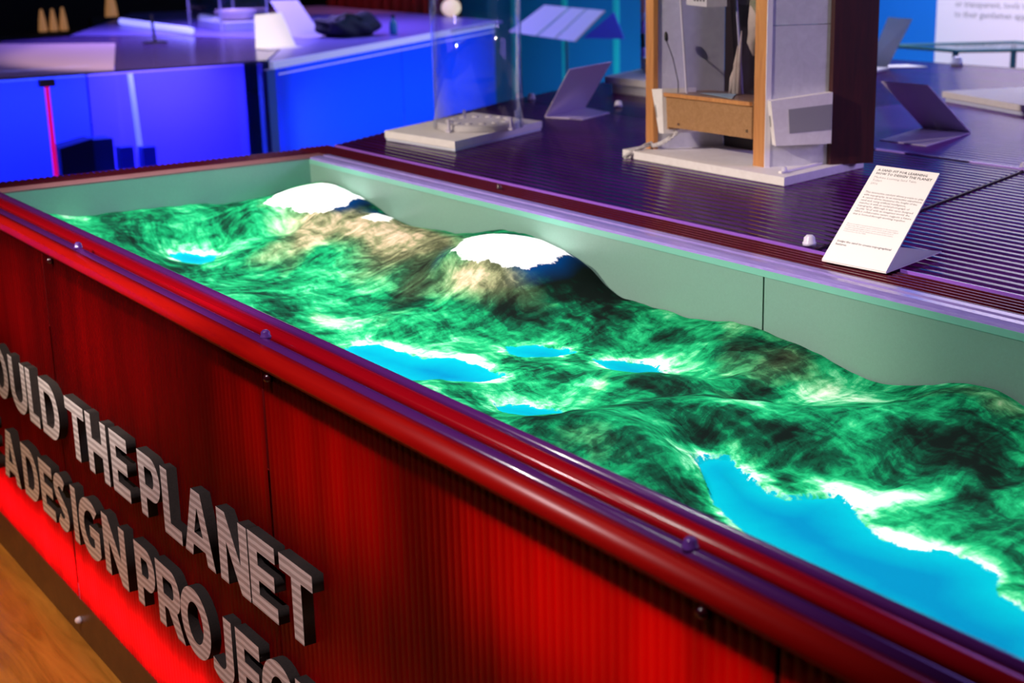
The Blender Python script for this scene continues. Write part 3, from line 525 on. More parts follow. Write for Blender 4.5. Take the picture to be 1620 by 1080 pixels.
for x, y, r in ((1.672, .972, .011), (-.745, 1.97, .012), (-.70, 1.99, .012), (-.30, 2.06, .012), (-.455, 3.88, .022), (-.70, 3.74, .012), (1.36, 1.962, .007)):
    cap(x, y, .008, r, plat, 'clear_cap')

# ---------------------------------------------------------------- plinth and clear cylinder
pl = thing('square_plinth', 'thick warm white square board under the tall clear cylinder', 'plinth', (.0, 1.3, .0068))
q0 = [(.203, 1.127), (-.13, 1.10), (-.325, 1.517), (.008, 1.544)]
def off(q, dx, dy): return [(a+dx, b+dy) for a, b in q]
ctr_ = (sum(a for a, b in q0)/4, sum(b for a, b in q0)/4)
def grow(q, k): return [(ctr_[0]+(a-ctr_[0])*k, ctr_[1]+(b-ctr_[1])*k) for a, b in q]
bm = B(); slab(bm, grow(q0, .985), .0068, .0135); obj('lower_board', bm, mat('pale_blue_board', (.62, .66, .78), .5), pl)
bm = B(); slab(bm, q0, .0145, .034); obj('upper_board', bm, M['white'], pl)
cc = (-.005, 1.335, .035)
ring_ = thing('base_disc', 'white disc on the square plinth inside the foot of the clear cylinder', 'disc', cc)
bm = B(); lathe(bm, cc, [(.117, 0), (.117, .014), (.113, .0175), (.0, .0176)][:3]+[(.02, .0176)], 64); obj('disc_body', bm, M['white'], ring_)
for k in range(14):
    a = 2*math.pi*k/14; bm = B(); lathe(bm, (cc[0]+.085*math.cos(a), cc[1]+.085*math.sin(a), cc[2]+.0177), [(.010, 0), (.009, .003), (.004, .004)], 12); obj('nub', bm, M['white'], ring_, True)
cy = thing('clear_cylinder', 'tall clear acrylic cylinder standing on the square white plinth', 'cylinder', cc)
bm = B(); lathe(bm, cc, [(.127, 0), (.127, .66), (.1215, .66), (.1215, 0)], 96, closed=True); obj('tube_wall', bm, clear('cylinder_acrylic', (.975, .975, .99), .03), cy, True)
for a in (-1.25, .2, 1.6, 2.9):
    bm = B(); px, py = cc[0]+.130*math.cos(a), cc[1]+.130*math.sin(a); box(bm, px-.010, py-.005, cc[2], px+.010, py+.005, cc[2]+.006); box(bm, px-.003, py-.003, cc[2]+.006, px+.003, py+.003, cc[2]+.035)
    obj('clip', bm, M['clearedge'], cy)

# ---------------------------------------------------------------- cards
def quadplate(name, pts, t, m, parent): bm = B(); plate(bm, pts, t); return obj(name, bm, m, parent)
def font_mesh(lines, o, ux, uy, nrm, parent, name='printed_text'):
    """lines: (text, x, y, size, material, bold) placed on the card plane"""
    o = Vector(o); ux = Vector(ux).normalized(); nrm = Vector(nrm).normalized(); uy = Vector(uy)
    for k, (txt, x, y, size, mt, bold) in enumerate(lines):
        cu = bpy.data.curves.new('text', 'FONT'); cu.body = txt; cu.size = size; cu.resolution_u = 1; cu.offset = bold; cu.space_line = 1.08
        tt = bpy.data.objects.new('t', cu); COL.objects.link(tt)
        me = bpy.data.meshes.new_from_object(tt.evaluated_get(bpy.context.evaluated_depsgraph_get())); bpy.data.objects.remove(tt)
        n = len(me.vertices); c = np.empty(n*3); me.vertices.foreach_get('co', c); c = c.reshape(-1, 3)
        P0 = np.array(o)[None]+ (c[:, :1]+x)*np.array(ux)[None]+(c[:, 1:2]+y)*np.array(uy)[None]+.0012*np.array(nrm)[None]
        w_ = wloc(parent); P0 = P0-np.array(w_)[None]; me.vertices.foreach_set('co', P0.ravel()); me.materials.clear()
        link(name, me, mt, parent)['kind'] = 'stuff'
def card(name, label, bl, br, tl, tr, base, mface, lines=None, cat='label card', thick=.0022):
    bl, br, tl, tr = map(Vector, (bl, br, tl, tr)); c = (bl+br)/2
    t = thing(name, label, cat, c, 'folded label cards by the exhibits')
    quadplate('face', [bl, br, tr, tl], thick, mface, t)
    if base: quadplate('foot', [Vector(p) for p in base], thick, mface, t)
    if lines:
        ux = (br-bl); n = ux.cross(tl-bl).normalized(); uy = (tl-bl).normalized()
        if n.dot(camo.location-c) < 0: n = -n
        font_mesh(lines, bl, ux, uy, n, t)
    return t
K_, KG = M['ink'], M['inkgrey']
body = ("This interactive sand pit allows people to play\nwith topography, in an interactive experience.\nA sensor above measures the height of the\nsand and, using artificial intelligence,\nmatches it with an aerial photograph of\n"
        "topography. Although it was open designed\nto play 'God' with an imaginary world, the\ntable's collaborative nature suggests a future\nthat is formed through working together.")
small = "Based on earlier research and experiments in the interactive\nfields of the lab, and the work of UC Davis: their team helped\nto start environmental science centre, and carry part in it.\nTellart would also like to thank the partners at the centre.\nCommissioned by the V&A."
L0 = .2605   # sloping length of the face
card('label_card', 'white text card headed A SAND PIT FOR LEARNING, leaning on the table rim', (1.777, .898, .0085), (1.912, .909, .0085), (1.708, 1.098, .142), (1.843, 1.109, .142),
     [(1.777, .898, .0075), (1.912, .909, .0075), (1.868, 1.094, .0105), (1.712, 1.03, .0105)], M['card'],
     [("A SAND PIT FOR LEARNING\nHOW TO DESIGN THE PLANET", .009, L0-.024, .0085, K_, .00015), ("Machine Learning Sand Table\nTellart\n2016", .009, L0-.043, .0078, KG, 0),
      (body, .009, L0-.083, .0067, K_, 0), (small, .009, L0-.166, .0044, KG, 0), ("Sculpt the sand to create topographical\nfeatures.", .009, L0-.200-.012, .0072, K_, .0001)])
card('label_card', 'violet-lit reverse of a folded label card standing behind the clear cylinder', (-.253, 1.735, .008), (-.367, 1.976, .008), (.019, 1.636, .176), (-.095, 1.877, .176),
     [(-.253, 1.735, .007), (-.367, 1.976, .007), (-.192, 1.944, .007), (-.11, 1.775, .007)], M['cardgrey'])
card('label_card', 'violet-lit folded label card leaning left, standing right of the wooden tower', (.747, 2.319, .0125), (.903, 2.329, .0125), (.679, 2.219, .142), (.835, 2.229, .142),
     [(.747, 2.319, .011), (.903, 2.329, .011), (.990, 2.055, .011), (.834, 2.055, .011)], M['cardgrey'])
# ---------------------------------------------------------------- wooden tower
tw_base = thing('tower_base_board', 'long white base board under the wooden tower', 'plinth', (.85, 1.55, .004))
FR = Vector((1.177, 1.383, 0)); FL = Vector((.583, 1.393, 0)); BR = Vector((1.108, 1.705, 0)); BL = FL+(BR-FR)
bm = B(); slab(bm, [(p.x, p.y) for p in (FR, FL, BL, BR)], .0068, .026); obj('board', bm, M['white'], tw_base)
bm = B(); a = FR+(FL-FR)*.06+(BR-FR)*.10; b = FR+(FL-FR)*.06+(BR-FR)*.95; slab(bm, [(a.x, a.y), (a.x-.010, a.y), (b.x-.010, b.y), (b.x, b.y)], .0265, .031); obj('edge_strip', bm, mat('strip_white', (.85, .82, .82), .4), tw_base)
for k in (.12, .88):
    p = FR+(FL-FR)*.055+(BR-FR)*k; cap(p.x, p.y, .031, .006, tw_base, 'clear_cap')
T = thing('wooden_tower', 'tall pine tower with grey side boards, with a clear duct above a brown drawer', 'tower', (.85, 1.53, .026))
W3 = Vector((.42, .90, 0)).normalized(); zt = .72
def pt(x, b, z): return Vector((x, 1.45, z))+W3*b
def tboard(name, xa, xb, b0, b1, z0, z1, m, par=T):
    bm = B(); hexa(bm, [pt(xa, b0, z0), pt(xb, b0, z0), pt(xb, b1, z0), pt(xa, b1, z0)], [pt(xa, b0, z1), pt(xb, b0, z1), pt(xb, b1, z1), pt(xa, b1, z1)]); return obj(name, bm, m, par)
tboard('front_post', .606, .636, 0, .012, .026, zt, M['wood'])
tboard('side_board', .610, .632, .0125, .185, .026, zt, M['lilacboard'])
tboard('front_post', 1.003, 1.040, 0, .012, .026, zt, M['wood'])
tboard('side_board', 1.020, 1.0405, .0125, .150, .026, .345, M['lilacboard'])
tboard('side_board', 1.020, 1.0405, .0125, .150, .3465, zt, M['lilacboard'])
tboard('rear_post', 1.000, 1.052, .1505, .255, .026, zt, M['darkwood'])
tboard('edge_trim', 1.0405, 1.0425, .0, .012, .026, zt, mat('pale_trim', (.78, .74, .78), .4))
tboard('rear_board', .632, .745, .186, .198, .026, zt, mat('black_board', (.018, .010, .012), .35))
# drawer
dr = tboard('drawer', .700, 1.002, -.004, .006, .088, .162, M['bronze'])
tboard('drawer_shelf', .655, 1.003, -.002, .135, .1635, .1705, M['tray'])
tboard('drawer_lip', .690, 1.002, -.010, -.003, .1635, .1725, M['wood'])
tboard('drawer_side', .684, .700, -.002, .12, .083, .163, M['bronze'])
for x, z in ((.742, .098), (.988, .105)):
    p = pt(x, -.005, z); bm = B(); lathe(bm, (0, 0, 0), [(.004, 0), (.003, .002)], 10); bmesh.ops.rotate(bm, verts=bm.verts[:], matrix=Matrix.Rotation(math.pi/2, 3, 'X')); bmesh.ops.translate(bm, verts=bm.verts[:], vec=p)
    o = obj('screw', bm, mat('brass_screw', (.7, .5, .3), .3, metal=1), dr)
# clear duct, slightly tapering outwards to the left going up
def duct(pts_lo, pts_hi, name, m):
    for k in range(4):
        a, b = pts_lo[k], pts_lo[(k+1) % 4]; c, d = pts_hi[(k+1) % 4], pts_hi[k]
        quadplate(name, [a, b, c, d], .003, m, T)
lo = [pt(.735, .02, .172), pt(.99, .02, .172), pt(.99, .115, .172), pt(.80, .115, .172)]
hi = [pt(.672, .02, zt), pt(.985, .02, zt), pt(.985, .115, zt), pt(.735, .115, zt)]
duct(lo, hi, 'duct_wall', M['clear'])
for a, b in zip(lo, hi):
    bm = B(); tube(bm, [a, b], .0032, 6); obj('duct_edge', bm, M['clearedge'], T)
quadplate('pale_film', [pt(.74, .05, .1725), pt(.90, .02, .1725), pt(.86, .05, .1725), pt(.80, .10, .1725)], .001, M['blueslip'], T)
# perforated white strip and feather-shaped casts inside the duct
pw = tboard('perforated_block', .905, .995, .085, .110, .174, .215, M['white'])
for k in range(9):
    p = pt(.912+k*.0098, .0845, .179); bm = B(); lathe(bm, (0, 0, 0), [(.0019, 0), (.0015, .001)], 8); bmesh.ops.rotate(bm, verts=bm.verts[:], matrix=Matrix.Rotation(math.pi/2, 3, 'X')); bmesh.ops.translate(bm, verts=bm.verts[:], vec=p); obj('hole', bm, M['black'], pw)
tboard('black_box', .955, .985, .06, .08, .2155, .238, M['black'])
def cast(name, label, pts, m, cat):
    bm = B()
    for path, rad in pts: tube(bm, path, rad, 12)
    o = obj(name, bm, m, None, True); return o
fe = thing('hanging_cast', 'mottled cream and green cast with finger-like lobes hanging inside the clear duct', 'model', pt(.955, .06, .25))
for path, rad in (([pt(.935, .06, .40), pt(.925, .06, .345), pt(.915, .058, .30), pt(.922, .056, .272)], [.024, .022, .015, .004]),
                  ([pt(.955, .06, .36), pt(.945, .06, .31), pt(.955, .058, .275), pt(.960, .056, .25)], [.020, .018, .012, .003]),
                  ([pt(.96, .062, .34), pt(.966, .062, .29), pt(.978, .06, .255), pt(.984, .058, .232)], [.018, .018, .011, .003])):
    bm = B(); tube(bm, path, rad, 12); obj('lobe', bm, M['bone'], fe, True)
bm = B(); tube(bm, [pt(.945, .066, .66), pt(.942, .066, .56), pt(.95, .066, .46), pt(.944, .064, .39), pt(.952, .063, .33)], [.03, .036, .030, .034, .008], 14)
for v_ in bm.verts: v_.co += Vector((random.uniform(-.004, .004), random.uniform(-.004, .004), random.uniform(-.004, .004)))
obj('body', bm, M['moss'], fe, True)
fc = thing('standing_cast', 'pale jagged cast standing at the left back of the clear duct', 'model', pt(.80, .10, .172))
for dx, h, r in ((0, .115, .008), (-.014, .06, .007), (.012, .15, .006)):
    bm = B(); tube(bm, [pt(.795+dx, .10, .173), pt(.797+dx, .10, .173+h*.6), pt(.803+dx, .10, .173+h)], [r, r*.8, .001], 9); obj('spike', bm, M['bone'], fc, True)
# white devices
d1 = thing('white_device', 'thin white case tilted inside the tower, left of the brown drawer', 'device', pt(.67, -.004, .072))
bm = B(); hexa(bm, [pt(.676, -.012, .072), pt(.694, -.012, .0715), pt(.694, .075, .072), pt(.676, .075, .072)], [pt(.648, -.012, .178), pt(.688, -.012, .182), pt(.688, .075, .182), pt(.648, .075, .178)]); obj('case', bm, M['white'], d1)
bm = B(); hexa(bm, [pt(.668, -.0135, .11), pt(.670, -.0135, .11), pt(.670, -.012, .11), pt(.668, -.012, .11)], [pt(.662, -.0135, .14), pt(.664, -.0135, .14), pt(.664, -.012, .14), pt(.662, -.012, .14)]); obj('slot', bm, M['inkgrey'], d1)
d2 = thing('white_device', 'square white case with a grey screen fixed on the right side of the tower', 'device', pt(1.05, .05, .07))
N2 = Vector((W3.y, -W3.x, 0))          # outward from the right side board
def sp(b, z, n): return pt(1.041, b, z)+N2*n
bm = B(); hexa(bm, [sp(.018, .078, 0), sp(.150, .078, 0), sp(.150, .078, .026), sp(.018, .078, .026)], [sp(.004, .180, 0), sp(.150, .194, 0), sp(.150, .194, .026), sp(.004, .180, .026)]); obj('case', bm, M['white'], d2)
bm = B(); hexa(bm, [sp(.050, .105, .0262), sp(.149, .110, .0262), sp(.149, .110, .0268), sp(.050, .105, .0268)], [sp(.046, .160, .0262), sp(.149, .168, .0262), sp(.149, .168, .0268), sp(.046, .160, .0268)]); obj('screen', bm, M['screen'], d2)
_p = [sp(.0105, .12, .008), sp(.0098, .12, .011), sp(.007, .145, .011), sp(.0075, .145, .008)]
bm = B(); plate(bm, _p, .002); obj('slot', bm, M['inkgrey'], d2)
d3 = thing('white_device', 'small white perforated box at the top inside the clear duct', 'device', pt(.755, .05, .385))
bm = B(); hexa(bm, [pt(.715, .03, .384), pt(.79, .03, .380), pt(.79, .08, .380), pt(.715, .08, .384)], [pt(.715, .03, .44), pt(.79, .03, .44), pt(.79, .08, .44), pt(.715, .08, .44)]); obj('case', bm, M['white'], d3)
for k in range(4):
    p = pt(.748+.011*k, .029, .395); bm = B(); lathe(bm, (0, 0, 0), [(.003, 0), (.002, .001)], 8); bmesh.ops.rotate(bm, verts=bm.verts[:], matrix=Matrix.Rotation(math.pi/2, 3, 'X')); bmesh.ops.translate(bm, verts=bm.verts[:], vec=p); obj('hole', bm, M['black'], d3)
mic = thing('thin_probe', 'thin black probe with a bulb tip leaning against the left inner board of the tower', 'probe', pt(.735, -.002, .174))
bm = B(); tube(bm, [pt(.735, -.002, .174), pt(.732, 0, .20), pt(.700, .008, .255), pt(.668, .012, .298)], .0012, 6); obj('stem', bm, M['black'], mic)
bm = B(); tube(bm, [pt(.670, .012, .294), pt(.668, .012, .300), pt(.6665, .012, .312), pt(.666, .012, .318)], [.002, .0048, .0045, .002], 10); obj('tip', bm, M['black'], mic, True)
cb = B(); 
for k in range(3):
    ph = k*2.1; path = []
    for i in range(26):
        s = i/25; c0 = pt(.700-.085*s, .02-.03*s, .075-.042*s-.012*math.sin(s*3.1)) if s < .8 else pt(.632+.026*(s-.8)*5, -.004-.085*(s-.8)*5, .0415-.028*(s-.8)*5)
        path.append(c0+Vector((math.cos(ph+s*22)*.004, 0, math.sin(ph+s*22)*.004)))
    tube(cb, path, .0026, 6)
tag(obj('braided_cable', cb, M['cable'], None, True), 'pale braided cable running from the white case down over the base board', 'cable')

# ---------------------------------------------------------------- behind on the platform
wp = thing('low_plinth', 'stacked white low plinth with a ribbed underside, left of the wooden tower', 'plinth', (-.5, 2.45, .004))
bm = B(); slab(bm, [(-.69, 2.30), (-.40, 2.295), (-.55, 2.62), (-.86, 2.64)], .0402, .064); obj('upper_board', bm, M['white'], wp)
bm = B(); slab(bm, [(-.665, 2.315), (-.405, 2.31), (-.55, 2.60), (-.84, 2.62)], .0068, .0395); obj('lower_block', bm, M['lilacboard'], wp)
bb = thing('small_block', 'small cream block on the far white plinth by the clear rod left of the tower', 'block', (-.72, 2.55, .0645))
bm = B(); slab(bm, [(-.72, 2.50), (-.60, 2.50), (-.66, 2.6), (-.78, 2.6)], .0645, .112); obj('block_body', bm, M['white'], bb)
def rod(label, x, y, z0, z1, bands):
    t = thing('clear_rod', label, 'rod', (x, y, z0), 'banded clear rods'); zz = z0
    for h, m in bands:
        bm = B(); lathe(bm, (x, y, zz), [(.0085, 0), (.0085, h)], 20); obj('segment', bm, m, t, True); zz += h
e1 = mat('rod_clear', (.45, .42, .55), .15, coat=.5); e2 = mat('rod_violet', (.30, .16, .62), .15, coat=.5); e3 = mat('rod_pink', (.72, .38, .34), .2, coat=.5)
e4 = mat('rod_green', (.02, .42, .18), .2, coat=.5, emit=(0, .6, .25), es=.5); e5 = mat('rod_orange', (.62, .16, .05), .2, coat=.5); e6 = mat('rod_red', (.45, .02, .06), .2, coat=.5)
rod('slim clear rod with violet and pink bands, standing left of the wooden tower', -.80, 2.56, .0645, .5, ((.045, e1), (.035, e2), (.05, M['groove']), (.045, e2), (.03, e1), (.5, e3)))
fp = tag(obj('thin_plinth', (lambda b: (slab(b, [(-.74, 3.22), (-.42, 3.30), (-.52, 3.56), (-.9, 3.52)], .0095, .018), b)[1])(B()), M['white']), 'thin white base plate under the banded rod right of the tower', 'plinth')
rod('slim rod banded green, orange and red, standing right of the wooden tower', -.54, 3.40, .0185, .6, ((.05, e1), (.05, e6), (.045, e5), (.05, mat('rod_dark_green', (.05, .16, .06), .2)), (.5, e4)))
bb = thing('small_block', 'small white block on the thin plate right behind the tower', 'block', (-.66, 3.42, .0185))
bm = B(); slab(bm, [(-.70, 3.38), (-.60, 3.38), (-.63, 3.48), (-.73, 3.48)], .0185, .055); obj('block_body', bm, M['white'], bb)
card('label_card', 'pale pink folded card behind the banded rod right of the tower', (-.72, 3.66, .009), (-.60, 3.64, .009), (-.66, 3.70, .20), (-.50, 3.66, .20), [(-.72, 3.66, .0085), (-.60, 3.64, .0085), (-.50, 3.76, .0085), (-.62, 3.78, .0085)], M['card'])
ws = thing('wide_plinth', 'broad warm white slab plinth on the platform at the right edge', 'plinth', (.8, 3.0, .0095))
qq = [(.342, 2.866), (.90, 2.68), (1.1, 3.35), (.58, 3.45)]
bm = B(); slab(bm, qq, .0225, .042); obj('upper_board', bm, M['white'], ws)
bm = B(); slab(bm, [(.352, 2.872), (.895, 2.692), (1.09, 3.34), (.59, 3.44)], .0095, .022); obj('lower_board', bm, mat('pale_blue_board_b', (.62, .68, .85), .5), ws)
# glass table beyond the platform and the graphic panel
gt = thing('glass_table', 'low glass-topped table with a dark green frame in front of the white text panel', 'table', (-.95, 4.7, -.88))
cA, cB_, cC, cD = Vector((-1.44, 4.55, -.004)), Vector((-.985, 4.50, -.006)), Vector((-.70, 4.62, .036)), Vector((-1.16, 4.9, .03))
cC.z = cA.z = cB_.z = cD.z = 0.0; cC = Vector((-.585, 4.95, 0)); cD = Vector((-1.1, 5.05, 0))
quadplate('glass_top', [cA, cB_, cC, cD], .006, clear('table_glass', (.75, .9, .95)), gt)
for a, b in ((cA, cB_), (cB_, cC), (cC, cD), (cD, cA)):
    bm = B(); tube(bm, [a, b], .009, 6); obj('frame_rail', bm, M['greenframe'], gt)
for a in (cA, cB_, cC, cD):
    bm = B(); box(bm, a.x-.01, a.y-.01, -.88, a.x+.01, a.y+.01, -.001); obj('leg', bm, M['greenframe'], gt)
gp = thing('text_panel', 'tall white panel printed with grey paragraphs, on the blue wall at the right', 'panel', (-1.3, 5.87, -.5))
bm = B(); box(bm, -2.29, 5.875, -.88, -.5, 5.899, 2.2); obj('board', bm, mat('panel_white', (.80, .74, .82), .6), gp)
_ln = ["gifts, a dissection it or ideas will be supplied", "objects of the material world were made to last", "or transparent, tools to be compostable, shelf", "to their gentlemen appointed."]
font_mesh([("\n".join(_ln), 0, 0, .052, KG, 0)], (-2.16, 5.874, .215), (1, 0, 0), (0, 0, 1), (0, -1, 0), gp)
# text panel rows higher up continue above the frame

# ================================================================ THE BLUE DISPLAY TABLE, LEFT BACK
vt = thing('blue_display_table', 'glowing blue glass-sided display table at the back left', 'display table', (-4.2, 2.2, -.88))
obj('pane', (lambda b: (plate(b, [(-3.27, -.4, -.86), (-3.20, 1.052, -.86), (-3.20, 1.052, -.018), (-3.27, -.4, -.018)], .008), b)[1])(B()), M['bluepane'] if 'bluepane' in M else clear('blue_pane', (.55, .6, 1), .12), vt)
obj('pane', (lambda b: (plate(b, [(-3.20, 1.075, -.86), (-3.16, 2.09, -.86), (-3.16, 2.09, -.018), (-3.20, 1.075, -.018)], .008), b)[1])(B()), clear('blue_pane_b', (.55, .6, 1), .12), vt)
bm = B(); box(bm, -3.205, 1.055, -.88, -3.190, 1.072, -.02); obj('red_edge', bm, M['magenta'], vt)
bm = B(); box(bm, -3.215, 1.03, -.05, -3.185, 1.10, -.018); obj('bracket', bm, M['black'], vt)
bm = B(); plate(bm, [(-3.285, -.4, -.009), (-3.152, 2.12, -.009), (-3.152, 2.12, -.001), (-3.285, -.4, -.001)], .012); obj('top_edge', bm, mat('dark_navy_edge', (.008, .01, .06), .3), vt)
bm = B(); slab(bm, [(-3.29, -.4), (-3.195, 1.377), (-5.08, 2.04), (-5.62, 1.53), (-5.4, -.4)], -.010, 0.0); obj('top_board', bm, mat('pinkish_top', (.62, .42, .52), .35), vt)
bm = B(); slab(bm, [(-3.194, 1.379), (-3.15, 2.12), (-4.45, 2.86), (-5.5, 2.5), (-6.0, 2.05), (-5.9, 1.6), (-5.63, 1.535), (-5.08, 2.043)], -.010, 0.0); obj('top_board', bm, mat('violet_top', (.09, .05, .22), .2), vt)
bm = B(); slab(bm, [(-3.12, 2.12), (-2.99, 2.06), (-4.85, 4.60), (-8.2, 4.95), (-8.6, 3.4), (-6.02, 2.07), (-5.5, 2.51), (-4.45, 2.87)], -.012, .002); obj('top_board', bm, mat('blue_violet_top', (.22, .17, .62), .3), vt)
bm = B(); box(bm, -3.19, 2.085, -.88, -3.13, 2.115, -.01); obj('corner_post', bm, mat('navy_post', (.01, .012, .09), .3), vt)
# far inner backs, lit blue from the lamps inside
bm = B(); plate(bm, [(-3.9, -.6, -.87), (-3.75, 1.42, -.87), (-3.75, 1.42, -.02), (-3.9, -.6, -.02)], .01); obj('inner_back', bm, mat('inner_blue', (.10, .16, .85), .5), vt)
bm = B(); plate(bm, [(-3.75, 1.43, -.87), (-3.62, 2.2, -.87), (-3.62, 2.2, -.02), (-3.75, 1.43, -.02)], .01); obj('inner_back', bm, mat('inner_violet', (.26, .18, .85), .35), vt)
bm = B(); slab(bm, [(-3.27, -.4), (-3.16, 2.1), (-3.7, 2.2), (-3.95, -.5)], -.60, -.585); obj('inner_shelf', bm, mat('shelf_blue', (.20, .20, .8), .4), vt)
bm = B(); tube(bm, [(-3.55, 1.60, -.58), (-3.55, 1.575, -.05)], .014, 10); obj('led_tube', bm, M['ledblue'], vt)
def right_pt(s, z, o=0): a = Vector((-2.985, 2.065, z)); b = Vector((-4.80, 4.50, z)); n = Vector((.80, .60, 0)); return a+(b-a)*s+n*o
def fl_panel(s0, s1):
    bm = B(); n = int((s1-s0)*3.04/.022); P_ = []
    for i in range(n):
        for f, h in ((0, 0), (.5, 1)): P_.append((s0+(s1-s0)*(i+f)/n, h*.002))
    P_.append((s1, 0)); a = [bm.verts.new(right_pt(s, -.86, h)) for s, h in P_]; b = [bm.verts.new(right_pt(s, -.03, h)) for s, h in P_]
    for i in range(len(P_)-1): bm.faces.new([a[i], a[i+1], b[i+1], b[i]])
    return bm
obj('ribbed_side', fl_panel(.0, .499), M['blue_sheet'], vt); obj('ribbed_side', fl_panel(.501, 1), M['blue_sheet'], vt)
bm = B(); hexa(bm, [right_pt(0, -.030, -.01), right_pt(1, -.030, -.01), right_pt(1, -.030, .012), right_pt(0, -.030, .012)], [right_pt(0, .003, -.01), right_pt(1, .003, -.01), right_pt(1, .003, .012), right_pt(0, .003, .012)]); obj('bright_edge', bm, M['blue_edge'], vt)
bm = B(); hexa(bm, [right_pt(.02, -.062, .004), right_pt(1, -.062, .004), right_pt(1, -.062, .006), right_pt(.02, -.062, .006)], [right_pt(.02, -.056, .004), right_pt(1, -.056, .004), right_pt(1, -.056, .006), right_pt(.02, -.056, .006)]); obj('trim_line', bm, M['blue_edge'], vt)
bm = B(); hexa(bm, [right_pt(-.018, -.88, -.02), right_pt(.008, -.88, -.02), right_pt(.008, -.88, .006), right_pt(-.018, -.88, .006)], [right_pt(-.018, -.03, -.02), right_pt(.008, -.03, -.02), right_pt(.008, -.03, .006), right_pt(-.018, -.03, .006)]); obj('corner_post', bm, mat('blue_post', (.05, .10, .5), .3), vt)
bm = B(); box(bm, -8.5, 3.0, -.88, -8.4, 3.4, -.012); obj('support', bm, M['darkwall'], vt)
area('case_lamp_blue', (-3.45, .6, -.05), (-3.7, .6, -.6), 1.6, .25, 15, (.16, .26, 1)); area('case_lamp_violet', (-3.40, 1.75, -.05), (-3.62, 1.8, -.5), .6, .2, 9, (.34, .26, 1))
area('side_lamp_blue', (-4.27, 3.02, -.35), (-3.47, 3.62, -.35), 2.7, .5, 17, (.05, .20, 1))
area('table_top_wash', (-5.6, 2.9, 1.6), (-5.2, 2.9, 0), 1.5, .8, 60, (.36, .26, 1), 120)
# things inside
s_ = thing('black_speaker', 'dark box standing inside the blue display table behind its glass', 'box', (-3.42, 1.27, -.585))
bm = B(); slab(bm, [(-3.36, 1.14), (-3.36, 1.30), (-3.50, 1.30), (-3.50, 1.14)], -.585, -.352)
for v_ in bm.verts:
    if v_.co.z > -.4 and v_.co.y > 1.2: v_.co.z += .03
obj('cabinet', bm, M['black'], s_)
bm = B(); slab(bm, [(-3.37, 1.302), (-3.37, 1.40), (-3.50, 1.40), (-3.50, 1.302)], -.585, -.33); obj('side_unit', bm, mat('dark_teal_case', (.01, .05, .12), .4), s_)
for y_, h, l in ((1.47, .205, 'larger'), (1.58, .195, 'smaller')):
    tag(obj('small_box', (lambda b: (box(b, -3.45, y_-.035, -.585, -3.38, y_+.03, -.585+h), b)[1])(B()), mat('dusk_blue_box_'+l, (.03, .06, .35), .4)), ('first' if l == 'larger' else 'second')+' small dark blue box right of the dark box inside the blue display table', 'box')
# things on top
cbx = thing('clear_display_case', 'clear box over a dish on a white slab, on the far left display table', 'display case', (-5.75, 3.0, .003))
c4 = [(-6.15, 2.93), (-5.42, 2.85), (-5.42, 3.17), (-6.15, 3.25)]
for k in range(4):
    a, b = c4[k], c4[(k+1) % 4]; quadplate('wall', [(a[0], a[1], .003), (b[0], b[1], .003), (b[0], b[1], .5), (a[0], a[1], .5)], .008, M['clear'], cbx)
    bm = B(); tube(bm, [(a[0], a[1], .003), (a[0], a[1], .5)], .007, 6); obj('edge', bm, M['clearedge'], cbx)
sl = tag(obj('white_slab', (lambda b: (slab(b, [(-6.1, 2.97), (-5.47, 2.90), (-5.47, 3.13), (-6.1, 3.20)], .004, .055), b)[1])(B()), M['white']), 'white slab inside the clear box on the far left table', 'plinth')
dish = B(); lathe(dish, (-5.72, 3.08, .056), [(.10, 0), (.13, .02), (.135, .07), (.128, .07), (.12, .025), (.09, .012)], 32, closed=True)
tag(obj('glass_dish', dish, mat('pale_dish', (.62, .5, .55), .2), None, True), 'round pale dish on the white slab inside the clear box', 'dish')
bs = thing('small_stand', 'thin black stand on the far left table in front of the blue light tube', 'stand', (-4.86, 2.2, .003))
bm = B(); lathe(bm, (-4.86, 2.2, .0005), [(.07, 0), (.07, .008)], 20); obj('foot', bm, M['black'], bs)
bm = B(); tube(bm, [(-4.86, 2.2, .008), (-4.86, 2.19, .16)], .008, 8); obj('pole', bm, M['black'], bs)
lt = B(); tube(lt, [(-6.9, 2.72, .03), (-5.3, 2.60, .03)], .022, 10); tag(obj('blue_light_tube', lt, M['ledblue'], None, True), 'glowing blue tube lying at the back of the left table', 'lamp')
card('label_card', 'cream lit text card on the corner of the blue display table', (-3.87, 2.385, .004), (-3.87, 2.62, .004), (-3.98, 2.44, .172), (-3.98, 2.60, .178), [(-3.87, 2.385, .004), (-3.87, 2.62, .004), (-3.74, 2.60, .004), (-3.74, 2.40, .004)], M['card'])
card('label_card', 'blue-lit card leaning behind the cream card on the left table', (-4.55, 2.93, .004), (-4.55, 3.12, .004), (-4.9, 2.955, .205), (-4.9, 3.14, .200), [(-4.55, 2.93, .004), (-4.55, 3.12, .004), (-4.4, 3.1, .004), (-4.4, 2.95, .004)], M['cardgrey'])
jar = thing('black_bag', 'slumped black bag with a strap on the left table, near the red curtain', 'bag', (-4.3, 3.2, .003))
bm = B(); bmesh.ops.create_icosphere(bm, subdivisions=4, radius=1)
for v_ in bm.verts:
    c = v_.co; k = 1+.12*math.sin(c.x*5+c.y*3)+.08*math.sin(c.y*9+c.z*4); z_ = max(c.z, -.75)
    v_.co = Vector((-4.35+c.x*.16*k, 3.20+c.y*.20*k, .005+(z_+.75)*.070*k))
obj('bag_body', bm, mat('black_fabric', (.012, .013, .03), .7), jar, True)
